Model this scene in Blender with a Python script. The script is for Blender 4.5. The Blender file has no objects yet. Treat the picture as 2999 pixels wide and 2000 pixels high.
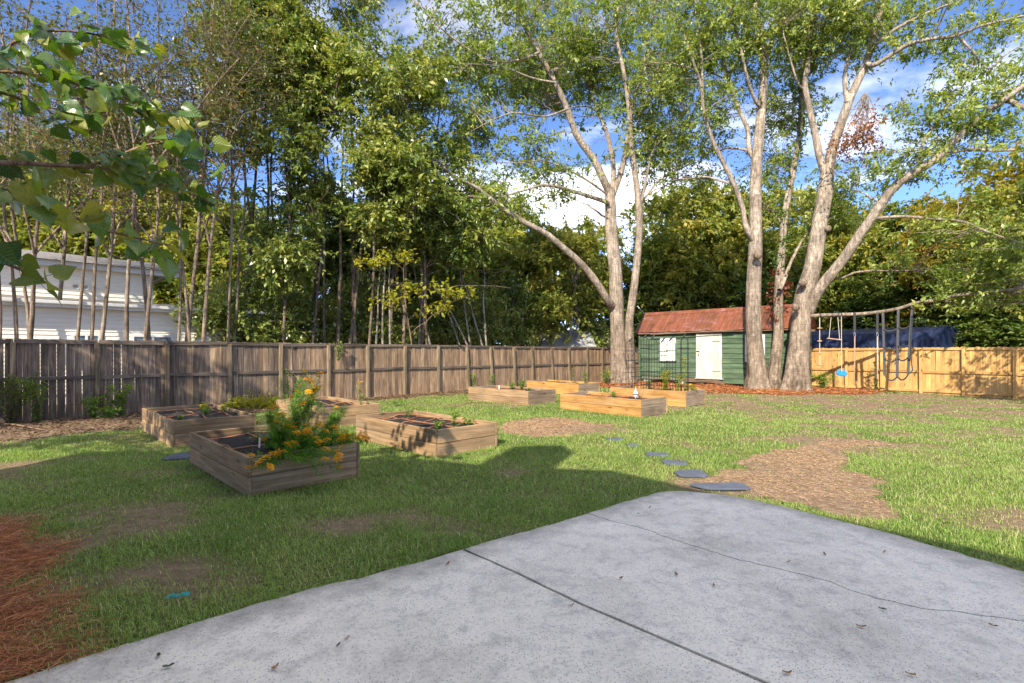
import bpy, bmesh, math
import numpy as np
from mathutils import Vector, Matrix

R = math.radians
SC = bpy.context.scene
COL = SC.collection

# ------------------------------------------------------------------ camera, sky, sun, exposure
CAM_H, FPX, HOR = 1.5, 1480.0, 1033.0          # eye height (m), focal length and horizon row of the 2999 px wide photograph
cam_d = bpy.data.cameras.new('camera'); cam = bpy.data.objects.new('camera', cam_d); COL.objects.link(cam)
cam.location = (0, 0, CAM_H); cam.rotation_euler = (R(90), 0, 0)
cam_d.sensor_width = 36; cam_d.lens = 36 * FPX / 2999; cam_d.shift_y = 33 / 2999
cam_d.clip_start = 0.05; cam_d.clip_end = 2000
SC.camera = cam

SUN_AZ, SUN_EL = R(20), R(36)                  # light travels away from the camera, 20 degrees to the right
world = bpy.data.worlds.new('World'); SC.world = world; world.use_nodes = True
wn, wl = world.node_tree.nodes, world.node_tree.links
for n in list(wn): wn.remove(n)
sky = wn.new('ShaderNodeTexSky'); sky.sky_type = 'NISHITA'; sky.sun_disc = False
sky.sun_elevation = SUN_EL; sky.sun_rotation = math.pi + SUN_AZ
sky.air_density = 0.30; sky.dust_density = 0.0; sky.ozone_density = 4.0
tcw = wn.new('ShaderNodeTexCoord')
sepw = wn.new('ShaderNodeSeparateXYZ'); wl.new(tcw.outputs['Generated'], sepw.inputs[0])
mxz = wn.new('ShaderNodeMath'); mxz.operation = 'MAXIMUM'; mxz.inputs[1].default_value = 0.08
wl.new(sepw.outputs['Z'], mxz.inputs[0])
dv = wn.new('ShaderNodeVectorMath'); dv.operation = 'DIVIDE'
cmbw = wn.new('ShaderNodeCombineXYZ')
for k in 'XYZ': wl.new(mxz.outputs[0], cmbw.inputs[k])
wl.new(tcw.outputs['Generated'], dv.inputs[0]); wl.new(cmbw.outputs[0], dv.inputs[1])
cn = wn.new('ShaderNodeTexNoise'); cn.inputs['Scale'].default_value = 0.6; cn.inputs['Detail'].default_value = 7
cn.inputs['Roughness'].default_value = 0.6; cn.inputs['Distortion'].default_value = 0.4
ofs = wn.new('ShaderNodeVectorMath'); ofs.operation = 'ADD'; ofs.inputs[1].default_value = (15.1, 8.2, 0.0)
wl.new(dv.outputs[0], ofs.inputs[0]); wl.new(ofs.outputs[0], cn.inputs['Vector'])
cr = wn.new('ShaderNodeValToRGB'); cr.color_ramp.elements[0].position = 0.475; cr.color_ramp.elements[1].position = 0.81
wl.new(cn.outputs['Fac'], cr.inputs[0])
cm = wn.new('ShaderNodeMix'); cm.data_type = 'RGBA'; cm.inputs['B'].default_value = (8.6, 8.1, 7.4, 1)
wl.new(cr.outputs['Color'], cm.inputs['Factor']); wl.new(sky.outputs['Color'], cm.inputs['A'])
bg = wn.new('ShaderNodeBackground'); bg.inputs['Strength'].default_value = 0.15
wl.new(cm.outputs['Result'], bg.inputs['Color'])
wo = wn.new('ShaderNodeOutputWorld'); wl.new(bg.outputs[0], wo.inputs['Surface'])

sun_d = bpy.data.lights.new('sun', 'SUN'); sun_d.energy = 2.6; sun_d.angle = R(0.55); sun_d.color = (1.0, 0.90, 0.74)
sun = bpy.data.objects.new('sun', sun_d); COL.objects.link(sun)
LDIR = Vector((math.sin(SUN_AZ) * math.cos(SUN_EL), math.cos(SUN_AZ) * math.cos(SUN_EL), -math.sin(SUN_EL)))
sun.rotation_euler = LDIR.to_track_quat('-Z', 'Y').to_euler(); sun.location = (-5, -12, 15)

vs = SC.view_settings
vs.view_transform = 'Standard'; vs.look = 'None'; vs.exposure = 1.88; vs.gamma = 1.0; vs.use_curve_mapping = False
SC.render.engine = 'CYCLES'
cy = SC.cycles
cy.use_denoising = True; cy.use_adaptive_sampling = True; cy.adaptive_threshold = 0.015
cy.max_bounces = 6; cy.diffuse_bounces = 3; cy.glossy_bounces = 2; cy.transmission_bounces = 3; cy.transparent_max_bounces = 4
cy.caustics_reflective = False; cy.caustics_refractive = False; cy.sample_clamp_indirect = 6

# ------------------------------------------------------------------ helpers
def at(px, py, d):
    """world point that lies d metres in front of the camera, at a pixel of the photograph"""
    return np.array([(px - 1500) / FPX * d, d, CAM_H + (HOR - py) / FPX * d])
def gr(px, py, H=0.0):
    d = FPX * (CAM_H - H) / (py - HOR)
    return np.array([(px - 1500) / FPX * d, d, H])

def setp(o, label=None, cat=None, group=None, kind=None):
    if label: o['label'] = label
    if cat: o['category'] = cat
    if group: o['group'] = group
    if kind: o['kind'] = kind
    return o
def empty(name, loc=(0, 0, 0), rz=0.0, label=None, cat=None, group=None, kind=None):
    o = bpy.data.objects.new(name, None); COL.objects.link(o)
    o.location = loc; o.rotation_euler = (0, 0, rz); o.empty_display_size = 0.1
    return setp(o, label, cat, group, kind)
def new_mesh(name, V, F, mat=None, smooth=False, rnd=None):
    me = bpy.data.meshes.new(name)
    V = np.asarray(V, np.float32)
    if isinstance(F, np.ndarray):
        nf, k = F.shape
        me.vertices.add(len(V)); me.vertices.foreach_set('co', V.ravel())
        me.loops.add(nf * k); me.loops.foreach_set('vertex_index', F.ravel().astype(np.int32))
        me.polygons.add(nf)
        me.polygons.foreach_set('loop_start', (np.arange(nf) * k).astype(np.int32))
        me.polygons.foreach_set('loop_total', np.full(nf, k, np.int32))
        if rnd is not None:
            a = me.attributes.new('rnd', 'FLOAT', 'FACE'); a.data.foreach_set('value', np.asarray(rnd, np.float32))
        me.update(calc_edges=True)
    else:
        me.from_pydata([tuple(map(float, v)) for v in V], [], [tuple(int(i) for i in f) for f in F]); me.update()
    if mat: me.materials.append(mat)
    if smooth: me.polygons.foreach_set('use_smooth', np.ones(len(me.polygons), bool))
    return me
def obj(name, me, parent=None, loc=None, rot=None, label=None, cat=None, group=None, kind=None):
    o = bpy.data.objects.new(name, me); COL.objects.link(o)
    if parent: o.parent = parent
    if loc is not None: o.location = loc
    if rot is not None: o.rotation_euler = rot
    return setp(o, label, cat, group, kind)
_bc = {}
def box_me(sx, sy, sz, mat, bev=0.0, centre=(0.5, 0.5, 0.5)):
    """box of given size; centre is the fraction of the size that lies below the origin"""
    key = (round(sx, 4), round(sy, 4), round(sz, 4), mat.name, bev, centre)
    if key in _bc: return _bc[key]
    bm = bmesh.new(); bmesh.ops.create_cube(bm, size=1.0)
    for v in bm.verts:
        v.co.x = (v.co.x + 0.5 - centre[0]) * sx; v.co.y = (v.co.y + 0.5 - centre[1]) * sy; v.co.z = (v.co.z + 0.5 - centre[2]) * sz
    if bev: bmesh.ops.bevel(bm, geom=list(bm.edges), offset=bev, segments=1, affect='EDGES')
    me = bpy.data.meshes.new('box'); bm.to_mesh(me); bm.free(); me.materials.append(mat)
    _bc[key] = me
    return me
def prism_me(poly, h, mat, axis='z', z0=0.0, bev=0.0):
    """polygon (list of xy) extruded by h; axis y: polygon lies in xz and is extruded along y"""
    bm = bmesh.new(); vsb = []
    for (a, b) in poly:
        vsb.append(bm.verts.new((a, b, z0)) if axis == 'z' else bm.verts.new((a, z0, b)) if axis == 'y' else bm.verts.new((z0, a, b)))
    f = bm.faces.new(vsb)
    r = bmesh.ops.extrude_face_region(bm, geom=[f])
    d = {'z': (0, 0, h), 'y': (0, h, 0), 'x': (h, 0, 0)}[axis]
    bmesh.ops.translate(bm, vec=d, verts=[v for v in r['geom'] if isinstance(v, bmesh.types.BMVert)])
    bmesh.ops.recalc_face_normals(bm, faces=bm.faces)
    if bev: bmesh.ops.bevel(bm, geom=list(bm.edges), offset=bev, segments=1, affect='EDGES')
    me = bpy.data.meshes.new('prism'); bm.to_mesh(me); bm.free(); me.materials.append(mat)
    return me
def unit(v):
    return v / np.maximum(np.linalg.norm(v, axis=-1, keepdims=True), 1e-9)
def tubes(P, Rr, sides=6, cap=False):
    """P (m,n,3) centre lines, Rr (m,n) radii -> verts, quads"""
    P = np.asarray(P, float); Rr = np.asarray(Rr, float)
    if P.ndim == 2: P = P[None]; Rr = Rr[None]
    m, n, _ = P.shape
    T = unit(np.gradient(P, axis=1))
    ax = np.argmin(np.abs(T).max(axis=1), axis=1)
    ref = np.eye(3)[ax][:, None, :]
    A = unit(np.cross(T, ref)); B = np.cross(T, A)
    th = np.arange(sides) / sides * 2 * np.pi
    ring = A[:, :, None, :] * np.cos(th)[None, None, :, None] + B[:, :, None, :] * np.sin(th)[None, None, :, None]
    V = (P[:, :, None, :] + ring * Rr[:, :, None, None]).reshape(-1, 3)
    idx = np.arange(m * n * sides).reshape(m, n, sides)
    a = idx[:, :-1, :]; b = np.roll(a, -1, axis=2); d = idx[:, 1:, :]; c = np.roll(d, -1, axis=2)
    F = np.stack([a, b, c, d], -1).reshape(-1, 4)
    return V, F
def join_vf(parts):
    Vs, Fs, o = [], [], 0
    for V, F in parts:
        if len(V) == 0: continue
        Vs.append(V); Fs.append(F + o); o += len(V)
    return np.concatenate(Vs), np.concatenate(Fs)
def resample(pts, rad, n):
    pts = np.asarray(pts, float); rad = np.asarray(rad, float)
    # Catmull-Rom through the points
    s = np.r_[0, np.cumsum(np.linalg.norm(np.diff(pts, axis=0), axis=1))]; s /= s[-1]
    t = np.linspace(0, 1, n)
    m = np.gradient(pts, s, axis=0) if len(pts) > 2 else np.repeat((pts[1:] - pts[:1]), 2, axis=0)
    i = np.clip(np.searchsorted(s, t, side='right') - 1, 0, len(s) - 2)
    hh = (s[i + 1] - s[i]); u = ((t - s[i]) / hh)[:, None]; hh = hh[:, None]
    p = (2*u**3 - 3*u**2 + 1) * pts[i] + (u**3 - 2*u**2 + u) * hh * m[i] + (-2*u**3 + 3*u**2) * pts[i + 1] + (u**3 - u**2) * hh * m[i + 1]
    return p, np.interp(t, s, rad)
def leaf_mesh(P, D, N, L, W, fold=0.12, droop=0.15):
    """diamond leaves: base P, long axis D, normal N, length L, width W"""
    D = unit(D); S = unit(np.cross(D, N)); N = np.cross(S, D)
    L = L[:, None]; W = W[:, None]
    v0 = P; v1 = P + D * L * 0.48 + S * W * 0.5 + N * L * fold; v2 = P + D * L - N * L * droop; v3 = P + D * L * 0.48 - S * W * 0.5 + N * L * fold
    V = np.stack([v0, v1, v2, v3], 1).reshape(-1, 3)
    F = np.arange(len(V)).reshape(-1, 4)
    return V, F
_rs = np.random.RandomState(7)
_tab = _rs.rand(64, 64, 64).astype(np.float32)
def vnoise(p, sc=1.0, off=0.0):
    """smooth value noise 0..1 for (n,2) or (n,3)"""
    p = np.asarray(p, float)
    if p.shape[1] == 2: p = np.c_[p, np.zeros(len(p))]
    p = p * sc + off + 100.0
    i = np.floor(p).astype(int); f = p - i; f = f * f * (3 - 2 * f); i &= 63; j = (i + 1) & 63
    g = lambda a, b, c: _tab[a, b, c]
    x0, y0, z0 = i.T; x1, y1, z1 = j.T; fx, fy, fz = f.T
    c00 = g(x0, y0, z0) * (1 - fx) + g(x1, y0, z0) * fx; c10 = g(x0, y1, z0) * (1 - fx) + g(x1, y1, z0) * fx
    c01 = g(x0, y0, z1) * (1 - fx) + g(x1, y0, z1) * fx; c11 = g(x0, y1, z1) * (1 - fx) + g(x1, y1, z1) * fx
    return (c00 * (1 - fy) + c10 * fy) * (1 - fz) + (c01 * (1 - fy) + c11 * fy) * fz
def fnoise(p, sc=1.0, off=0.0):
    return 0.55 * vnoise(p, sc, off) + 0.3 * vnoise(p, sc * 2.3, off + 17) + 0.15 * vnoise(p, sc * 5.1, off + 31)
def in_poly(p, poly):
    x, y = p[:, 0], p[:, 1]; r = np.zeros(len(p), bool); n = len(poly)
    for i in range(n):
        x0, y0 = poly[i]; x1, y1 = poly[(i + 1) % n]
        c = ((y0 > y) != (y1 > y)) & (x < (x1 - x0) * (y - y0) / (y1 - y0 + 1e-12) + x0)
        r ^= c
    return r

# ------------------------------------------------------------------ materials
def mat_new(name):
    m = bpy.data.materials.new(name); m.use_nodes = True
    nt = m.node_tree; b = nt.nodes['Principled BSDF']
    return m, nt.nodes, nt.links, b
def ramp(nodes, stops):
    r = nodes.new('ShaderNodeValToRGB'); e = r.color_ramp.elements
    while len(e) < len(stops): e.new(0.5)
    for k, (p, c) in enumerate(stops): e[k].position = p; e[k].color = (*c, 1)
    return r
def mix_rgb(nodes, links, a, b, fac, blend='MIX'):
    x = nodes.new('ShaderNodeMix'); x.data_type = 'RGBA'; x.blend_type = blend
    for key, v in (('A', a), ('B', b), ('Factor', fac)):
        if hasattr(v, 'is_linked') or hasattr(v, 'links'): links.new(v, x.inputs[key])
        elif key == 'Factor': x.inputs[key].default_value = v
        else: x.inputs[key].default_value = (*v, 1)
    return x.outputs['Result']
def coords(nodes, links, scale=(1, 1, 1), rand=True):
    tc = nodes.new('ShaderNodeTexCoord'); mp = nodes.new('ShaderNodeMapping'); mp.inputs['Scale'].default_value = scale
    if rand:
        oi = nodes.new('ShaderNodeObjectInfo'); mu = nodes.new('ShaderNodeMath'); mu.operation = 'MULTIPLY'; mu.inputs[1].default_value = 37.0
        links.new(oi.outputs['Random'], mu.inputs[0])
        ad = nodes.new('ShaderNodeVectorMath'); ad.operation = 'ADD'
        links.new(tc.outputs['Object'], ad.inputs[0]); links.new(mu.outputs[0], ad.inputs[1])
        links.new(ad.outputs[0], mp.inputs['Vector'])
        return mp.outputs[0], oi
    links.new(tc.outputs['Object'], mp.inputs['Vector'])
    return mp.outputs[0], None
def noise(nodes, links, vec, scale, detail=5, rough=0.55, dist=0.0):
    n = nodes.new('ShaderNodeTexNoise'); n.inputs['Scale'].default_value = scale; n.inputs['Detail'].default_value = detail
    n.inputs['Roughness'].default_value = rough; n.inputs['Distortion'].default_value = dist
    if vec is not None: links.new(vec, n.inputs['Vector'])
    return n
def bump(nodes, links, h, b, strength=0.3, dist=0.02):
    bp = nodes.new('ShaderNodeBump'); bp.inputs['Strength'].default_value = strength; bp.inputs['Distance'].default_value = dist
    links.new(h, bp.inputs['Height']); links.new(bp.outputs[0], b.inputs['Normal'])
def plain(name, col, rough=0.6, metal=0.0, var=0.15, sc=6.0, bmp=0.15):
    m, n, l, b = mat_new(name)
    v, oi = coords(n, l)
    a = noise(n, l, v, sc, 6)
    d = tuple(c * (1 - var) for c in col); u = tuple(min(1, c * (1 + var)) for c in col)
    r = ramp(n, [(0.3, d), (0.7, u)]); l.new(a.outputs['Fac'], r.inputs[0]); l.new(r.outputs[0], b.inputs['Base Color'])
    b.inputs['Roughness'].default_value = rough; b.inputs['Metallic'].default_value = metal
    if bmp: bump(n, l, a.outputs['Fac'], b, bmp, 0.01)
    return m
def wood(name, c_dark, c_light, axis='X', across=16.0, along=0.9, rough=0.78, stain=None, stain_amt=0.0, moss=None, knots=True, tone=0.35, bmp=0.35):
    m, n, l, b = mat_new(name)
    ia = 'XYZ'.index(axis)
    s = [across] * 3; s[ia] = along
    v, oi = coords(n, l, tuple(s))
    g = noise(n, l, v, 1.6, 8, 0.62, 0.9)
    r = ramp(n, [(0.34, c_dark), (0.50, tuple((a + c) / 2 for a, c in zip(c_dark, c_light))), (0.64, c_light)]); l.new(g.outputs['Fac'], r.inputs[0])
    c = r.outputs[0]
    v2, _ = coords(n, l, (1, 1, 1))
    lo = noise(n, l, v2, 1.7, 4, 0.6)
    rl = ramp(n, [(0.32, (0.62,) * 3), (0.66, (1.16,) * 3)]); l.new(lo.outputs['Fac'], rl.inputs[0])
    c = mix_rgb(n, l, c, rl.outputs[0], 0.75, 'MULTIPLY')
    # every board has its own tone
    ro = ramp(n, [(0.0, (1 - tone,) * 3), (1.0, (1 + tone * 0.55,) * 3)]); l.new(oi.outputs['Random'], ro.inputs[0])
    c = mix_rgb(n, l, c, ro.outputs[0], 1.0, 'MULTIPLY')
    if stain:
        sv = [5.0] * 3; sv[ia] = 0.7
        v3, _ = coords(n, l, tuple(sv)); st = noise(n, l, v3, 1.1, 5, 0.6, 0.4)
        rs = ramp(n, [(0.47, (0, 0, 0)), (0.66, (stain_amt,) * 3)]); l.new(st.outputs['Fac'], rs.inputs[0])
        c = mix_rgb(n, l, c, stain, rs.outputs[0])
    if moss:
        mv = [3.0] * 3; mv[ia] = 1.2
        v4, _ = coords(n, l, tuple(mv)); mo = noise(n, l, v4, 0.9, 6, 0.65)
        rm = ramp(n, [(0.55, (0, 0, 0)), (0.75, (0.6,) * 3)]); l.new(mo.outputs['Fac'], rm.inputs[0])
        c = mix_rgb(n, l, c, moss, rm.outputs[0])
    if knots:
        sk = [6.5] * 3; sk[ia] = 2.4
        vk, _ = coords(n, l, tuple(sk)); k = n.new('ShaderNodeTexVoronoi'); k.inputs['Scale'].default_value = 0.75
        l.new(vk, k.inputs['Vector'])
        rk = ramp(n, [(0.05, (0.22, 0.20, 0.19)), (0.10, (0.62, 0.58, 0.55)), (0.17, (1, 1, 1))]); l.new(k.outputs['Distance'], rk.inputs[0])
        c = mix_rgb(n, l, c, rk.outputs[0], 0.9, 'MULTIPLY')
    l.new(c, b.inputs['Base Color']); b.inputs['Roughness'].default_value = rough
    b.inputs['Specular IOR Level'].default_value = 0.25
    bump(n, l, g.outputs['Fac'], b, bmp, 0.006)
    return m
def leaf_mat(name, cols, trans=0.35, rough=0.45, spec=0.4, tint=(1.25, 1.25, 0.55)):
    """cols: leaf colours picked by the per-leaf random attribute"""
    m, n, l, b = mat_new(name)
    at_ = n.new('ShaderNodeAttribute'); at_.attribute_name = 'rnd'
    k = len(cols); r = ramp(n, [(i / max(1, k - 1), c) for i, c in enumerate(cols)])
    l.new(at_.outputs['Fac'], r.inputs[0])
    l.new(r.outputs[0], b.inputs['Base Color']); b.inputs['Roughness'].default_value = rough; b.inputs['Specular IOR Level'].default_value = spec
    t = n.new('ShaderNodeBsdfTranslucent')
    tc = mix_rgb(n, l, r.outputs[0], tint, 1.0, 'MULTIPLY'); l.new(tc, t.inputs['Color'])
    mx = n.new('ShaderNodeMixShader'); mx.inputs[0].default_value = trans
    l.new(b.outputs[0], mx.inputs[1]); l.new(t.outputs[0], mx.inputs[2]); l.new(mx.outputs[0], n['Material Output'].inputs['Surface'])
    return m
def bark_mat(name, c_dark, c_light, sc=5.0, stretch=0.35, blot=None, bmp=0.6, foot=None):
    m, n, l, b = mat_new(name)
    v, oi = coords(n, l, (sc, sc, sc * stretch))
    g = noise(n, l, v, 2.4, 9, 0.68, 0.35)
    r = ramp(n, [(0.30, c_dark), (0.62, c_light)]); l.new(g.outputs['Fac'], r.inputs[0]); c = r.outputs[0]
    v2, _ = coords(n, l, (1, 1, 0.7)); q = noise(n, l, v2, 1.6, 5, 0.6)
    rq = ramp(n, [(0.34, (0.60, 0.58, 0.56)), (0.62, (1.12, 1.1, 1.08))]); l.new(q.outputs['Fac'], rq.inputs[0])
    c = mix_rgb(n, l, c, rq.outputs[0], 1.0, 'MULTIPLY')
    v3, _ = coords(n, l, (3, 3, 22)); h = noise(n, l, v3, 1.0, 4, 0.6, 0.3)     # fine cross rings
    rh = ramp(n, [(0.40, (0.72,) * 3), (0.56, (1.05,) * 3)]); l.new(h.outputs['Fac'], rh.inputs[0])
    c = mix_rgb(n, l, c, rh.outputs[0], 0.7, 'MULTIPLY')
    if blot:
        v4, _ = coords(n, l, (1, 1, 1)); w = noise(n, l, v4, 3.1, 5, 0.65)
        rw = ramp(n, [(0.58, (0, 0, 0)), (0.70, (0.8,) * 3)]); l.new(w.outputs['Fac'], rw.inputs[0])
        c = mix_rgb(n, l, c, blot, rw.outputs[0])
    if foot:                                   # old rough bark at the foot, smooth pale bark higher up
        tz = n.new('ShaderNodeTexCoord'); sz = n.new('ShaderNodeSeparateXYZ'); l.new(tz.outputs['Object'], sz.inputs[0])
        mr = n.new('ShaderNodeMapRange'); mr.inputs['From Min'].default_value = foot[0]; mr.inputs['From Max'].default_value = foot[1]; l.new(sz.outputs['Z'], mr.inputs['Value'])
        rm = ramp(n, [(0.0, foot[2]), (1.0, foot[3])]); l.new(mr.outputs[0], rm.inputs[0]); c = mix_rgb(n, l, c, rm.outputs[0], 1.0, 'MULTIPLY')
    b.inputs['Roughness'].default_value = 0.9; b.inputs['Specular IOR Level'].default_value = 0.2
    v5, _ = coords(n, l, (9, 9, 0.9)); fz = noise(n, l, v5, 1.3, 5, 0.6, 0.6)                 # long fissures
    rz_ = ramp(n, [(0.40, (0.45,) * 3), (0.52, (1.0,) * 3)]); l.new(fz.outputs['Fac'], rz_.inputs[0])
    c = mix_rgb(n, l, c, rz_.outputs[0], 0.55, 'MULTIPLY'); l.new(c, b.inputs['Base Color'])
    ad = n.new('ShaderNodeMath'); ad.operation = 'ADD'; l.new(g.outputs['Fac'], ad.inputs[0]); l.new(rz_.outputs[0], ad.inputs[1])
    bump(n, l, ad.outputs[0], b, bmp, 0.04)
    return m

M = {}
M['fence_old'] = wood('fence_old', (0.08, 0.056, 0.042), (0.29, 0.215, 0.158), 'Z', 15, 0.9, stain=(0.05, 0.042, 0.038), stain_amt=0.8, moss=(0.13, 0.14, 0.06), knots=False, tone=0.45)
M['fence_mid'] = wood('fence_mid', (0.17, 0.108, 0.064), (0.47, 0.32, 0.195), 'Z', 15, 0.9, stain=(0.09, 0.07, 0.055), stain_amt=0.6, knots=False, tone=0.35)
M['fence_post'] = wood('fence_post', (0.12, 0.088, 0.055), (0.34, 0.25, 0.155), 'Z', 12, 0.8, stain=(0.10, 0.10, 0.06), stain_amt=0.5, knots=False, tone=0.3)
M['fence_rail'] = wood('fence_rail', (0.07, 0.055, 0.045), (0.21, 0.16, 0.12), 'X', 12, 0.8, stain=(0.07, 0.07, 0.05), stain_amt=0.5, knots=False, tone=0.3)
M['pine_new'] = wood('pine_new', (0.50, 0.27, 0.085), (0.72, 0.44, 0.165), 'Z', 13, 0.7, tone=0.22, knots=True, stain=(0.42, 0.27, 0.13), stain_amt=0.5)
M['pine_rail'] = wood('pine_rail', (0.46, 0.25, 0.08), (0.68, 0.42, 0.16), 'X', 13, 0.7, tone=0.2, knots=False)
M['bed_grey'] = wood('bed_grey', (0.15, 0.092, 0.048), (0.36, 0.245, 0.14), 'X', 18, 0.75, stain=(0.20, 0.17, 0.13), stain_amt=0.5, tone=0.25)
M['bed_tan'] = wood('bed_tan', (0.22, 0.135, 0.068), (0.44, 0.29, 0.155), 'X', 18, 0.75, stain=(0.26, 0.2, 0.14), stain_amt=0.4, tone=0.22)
M['bed_orange'] = wood('bed_orange', (0.36, 0.17, 0.045), (0.60, 0.345, 0.115), 'X', 16, 0.7, stain=(0.40, 0.27, 0.14), stain_amt=0.5, tone=0.22)
M['bed_pale'] = wood('bed_pale', (0.18, 0.125, 0.08), (0.38, 0.28, 0.185), 'X', 16, 0.7, stain=(0.26, 0.2, 0.15), stain_amt=0.5, tone=0.2)
M['shed_green'] = wood('shed_green', (0.04, 0.078, 0.042), (0.115, 0.175, 0.10), 'X', 9, 0.7, stain=(0.12, 0.16, 0.10), stain_amt=0.45, knots=False, tone=0.25, bmp=0.25)
M['shed_worn'] = wood('shed_worn', (0.06, 0.085, 0.055), (0.20, 0.22, 0.15), 'X', 9, 0.7, stain=(0.15, 0.11, 0.08), stain_amt=0.7, knots=False, tone=0.4)
M['old_plank'] = wood('old_plank', (0.10, 0.06, 0.04), (0.30, 0.20, 0.13), 'X', 12, 0.7, knots=False, tone=0.3)
M['door_white'] = wood('door_white', (0.50, 0.50, 0.40), (0.66, 0.67, 0.56), 'Z', 8, 0.6, stain=(0.36, 0.25, 0.16), stain_amt=0.35, knots=False, tone=0.10, bmp=0.15)
M['trim_white'] = plain('trim_white', (0.70, 0.70, 0.66), 0.6, 0, 0.08, 3, 0.05)
M['siding'] = plain('siding', (0.82, 0.76, 0.63), 0.55, 0, 0.06, 1.5, 0.05)
M['siding_beige'] = plain('siding_beige', (0.50, 0.43, 0.33), 0.6, 0, 0.08, 2, 0.05)
M['iron'] = plain('iron', (0.035, 0.034, 0.034), 0.5, 0.6, 0.3, 30, 0.1)
M['steel'] = plain('steel', (0.45, 0.45, 0.46), 0.35, 0.9, 0.1, 30, 0.1)
M['rust'] = plain('rust', (0.30, 0.13, 0.05), 0.8, 0.2, 0.35, 18, 0.3)
M['hose'] = plain('hose', (0.30, 0.13, 0.065), 0.5, 0, 0.2, 12, 0.05)
M['white_plastic'] = plain('white_plastic', (0.8, 0.8, 0.8), 0.4, 0, 0.04, 4, 0)
M['blue_plastic'] = plain('blue_plastic', (0.015, 0.20, 0.42), 0.35, 0, 0.08, 5, 0)
M['teal'] = plain('teal', (0.02, 0.24, 0.23), 0.4, 0, 0.1, 8, 0.1)
M['webbing'] = plain('webbing', (0.03, 0.03, 0.034), 0.8, 0, 0.15, 60, 0.2)
M['webbing_grey'] = plain('webbing_grey', (0.06, 0.06, 0.066), 0.8, 0, 0.15, 60, 0.2)
M['rope'] = plain('rope', (0.45, 0.40, 0.33), 0.9, 0, 0.25, 80, 0.4)
M['rope_tan'] = plain('rope_tan', (0.40, 0.24, 0.15), 0.9, 0, 0.25, 80, 0.4)
M['turned_wood'] = plain('turned_wood', (0.42, 0.26, 0.15), 0.6, 0, 0.2, 14, 0.1)
M['glass'] = plain('glass', (0.10, 0.115, 0.125), 0.12, 0, 0.1, 1.2, 0)
M['shingle'] = plain('shingle', (0.20, 0.185, 0.175), 0.9, 0, 0.3, 14, 0.4)
M['tin_grey'] = plain('tin_grey', (0.42, 0.42, 0.42), 0.5, 0.3, 0.15, 5, 0.1)

# rusty painted shed roof
m, n, l, b = mat_new('roof_rust')
v, oi = coords(n, l, (1.1, 2.6, 2.6)); a = noise(n, l, v, 1.2, 7, 0.6, 0.6)
r = ramp(n, [(0.30, (0.13, 0.034, 0.019)), (0.45, (0.20, 0.072, 0.028)), (0.56, (0.215, 0.065, 0.046)), (0.72, (0.30, 0.175, 0.12))]); l.new(a.outputs['Fac'], r.inputs[0])
v2, _ = coords(n, l, (9, 9, 9)); a2 = noise(n, l, v2, 2, 4)
rr = ramp(n, [(0.4, (0.8,) * 3), (0.6, (1.08,) * 3)]); l.new(a2.outputs['Fac'], rr.inputs[0])
ct = mix_rgb(n, l, r.outputs[0], rr.outputs[0], 1.0, 'MULTIPLY')
v3, _ = coords(n, l, (14, 1.2, 1)); a3 = noise(n, l, v3, 1.0, 4, 0.6, 0.3); r3 = ramp(n, [(0.38, (0.62, 0.66, 0.7)), (0.6, (1.1, 1.05, 1.0))]); l.new(a3.outputs['Fac'], r3.inputs[0])   # rain streaks down the slope
ct = mix_rgb(n, l, ct, r3.outputs[0], 0.8, 'MULTIPLY')
rt = ramp(n, [(0.0, (0.72, 0.78, 0.8)), (1.0, (1.22, 1.15, 1.1))]); l.new(oi.outputs['Random'], rt.inputs[0]); ct = mix_rgb(n, l, ct, rt.outputs[0], 1.0, 'MULTIPLY')
l.new(ct, b.inputs['Base Color'])
b.inputs['Roughness'].default_value = 0.62; b.inputs['Metallic'].default_value = 0.15; bump(n, l, a2.outputs['Fac'], b, 0.2, 0.01)
M['roof_rust'] = m
# blue ribbed metal
m, n, l, b = mat_new('blue_metal')
v, oi = coords(n, l, (1, 1, 1)); a = noise(n, l, v, 1.5, 5)
r = ramp(n, [(0.3, (0.008, 0.015, 0.042)), (0.7, (0.016, 0.027, 0.075))]); l.new(a.outputs['Fac'], r.inputs[0]); l.new(r.outputs[0], b.inputs['Base Color'])
b.inputs['Roughness'].default_value = 0.6; b.inputs['Specular IOR Level'].default_value = 0.25
M['blue_metal'] = m
# concrete with exposed aggregate
m, n, l, b = mat_new('concrete')
v, oi = coords(n, l, (1, 1, 1), rand=False)
a = noise(n, l, v, 1.3, 6, 0.6); r = ramp(n, [(0.30, (0.60, 0.56, 0.49)), (0.52, (0.72, 0.67, 0.59)), (0.70, (0.79, 0.73, 0.64))]); l.new(a.outputs['Fac'], r.inputs[0]); c = r.outputs[0]
f1 = noise(n, l, v, 46, 5, 0.8); rf = ramp(n, [(0.33, (0.62,) * 3), (0.46, (0.98,) * 3), (0.64, (1.10,) * 3)]); l.new(f1.outputs['Fac'], rf.inputs[0])
c = mix_rgb(n, l, c, rf.outputs[0], 0.8, 'MULTIPLY')
vo = n.new('ShaderNodeTexVoronoi'); vo.inputs['Scale'].default_value = 70; vo.inputs['Randomness'].default_value = 1; l.new(v, vo.inputs['Vector'])
rv = ramp(n, [(0.0, (1, 1, 1)), (0.18, (1, 1, 1)), (0.28, (0, 0, 0))]); l.new(vo.outputs['Distance'], rv.inputs[0])
ms = n.new('ShaderNodeSeparateColor'); l.new(vo.outputs['Color'], ms.inputs[0])
th = n.new('ShaderNodeMath'); th.operation = 'GREATER_THAN'; l.new(ms.outputs[0], th.inputs[0])
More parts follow.
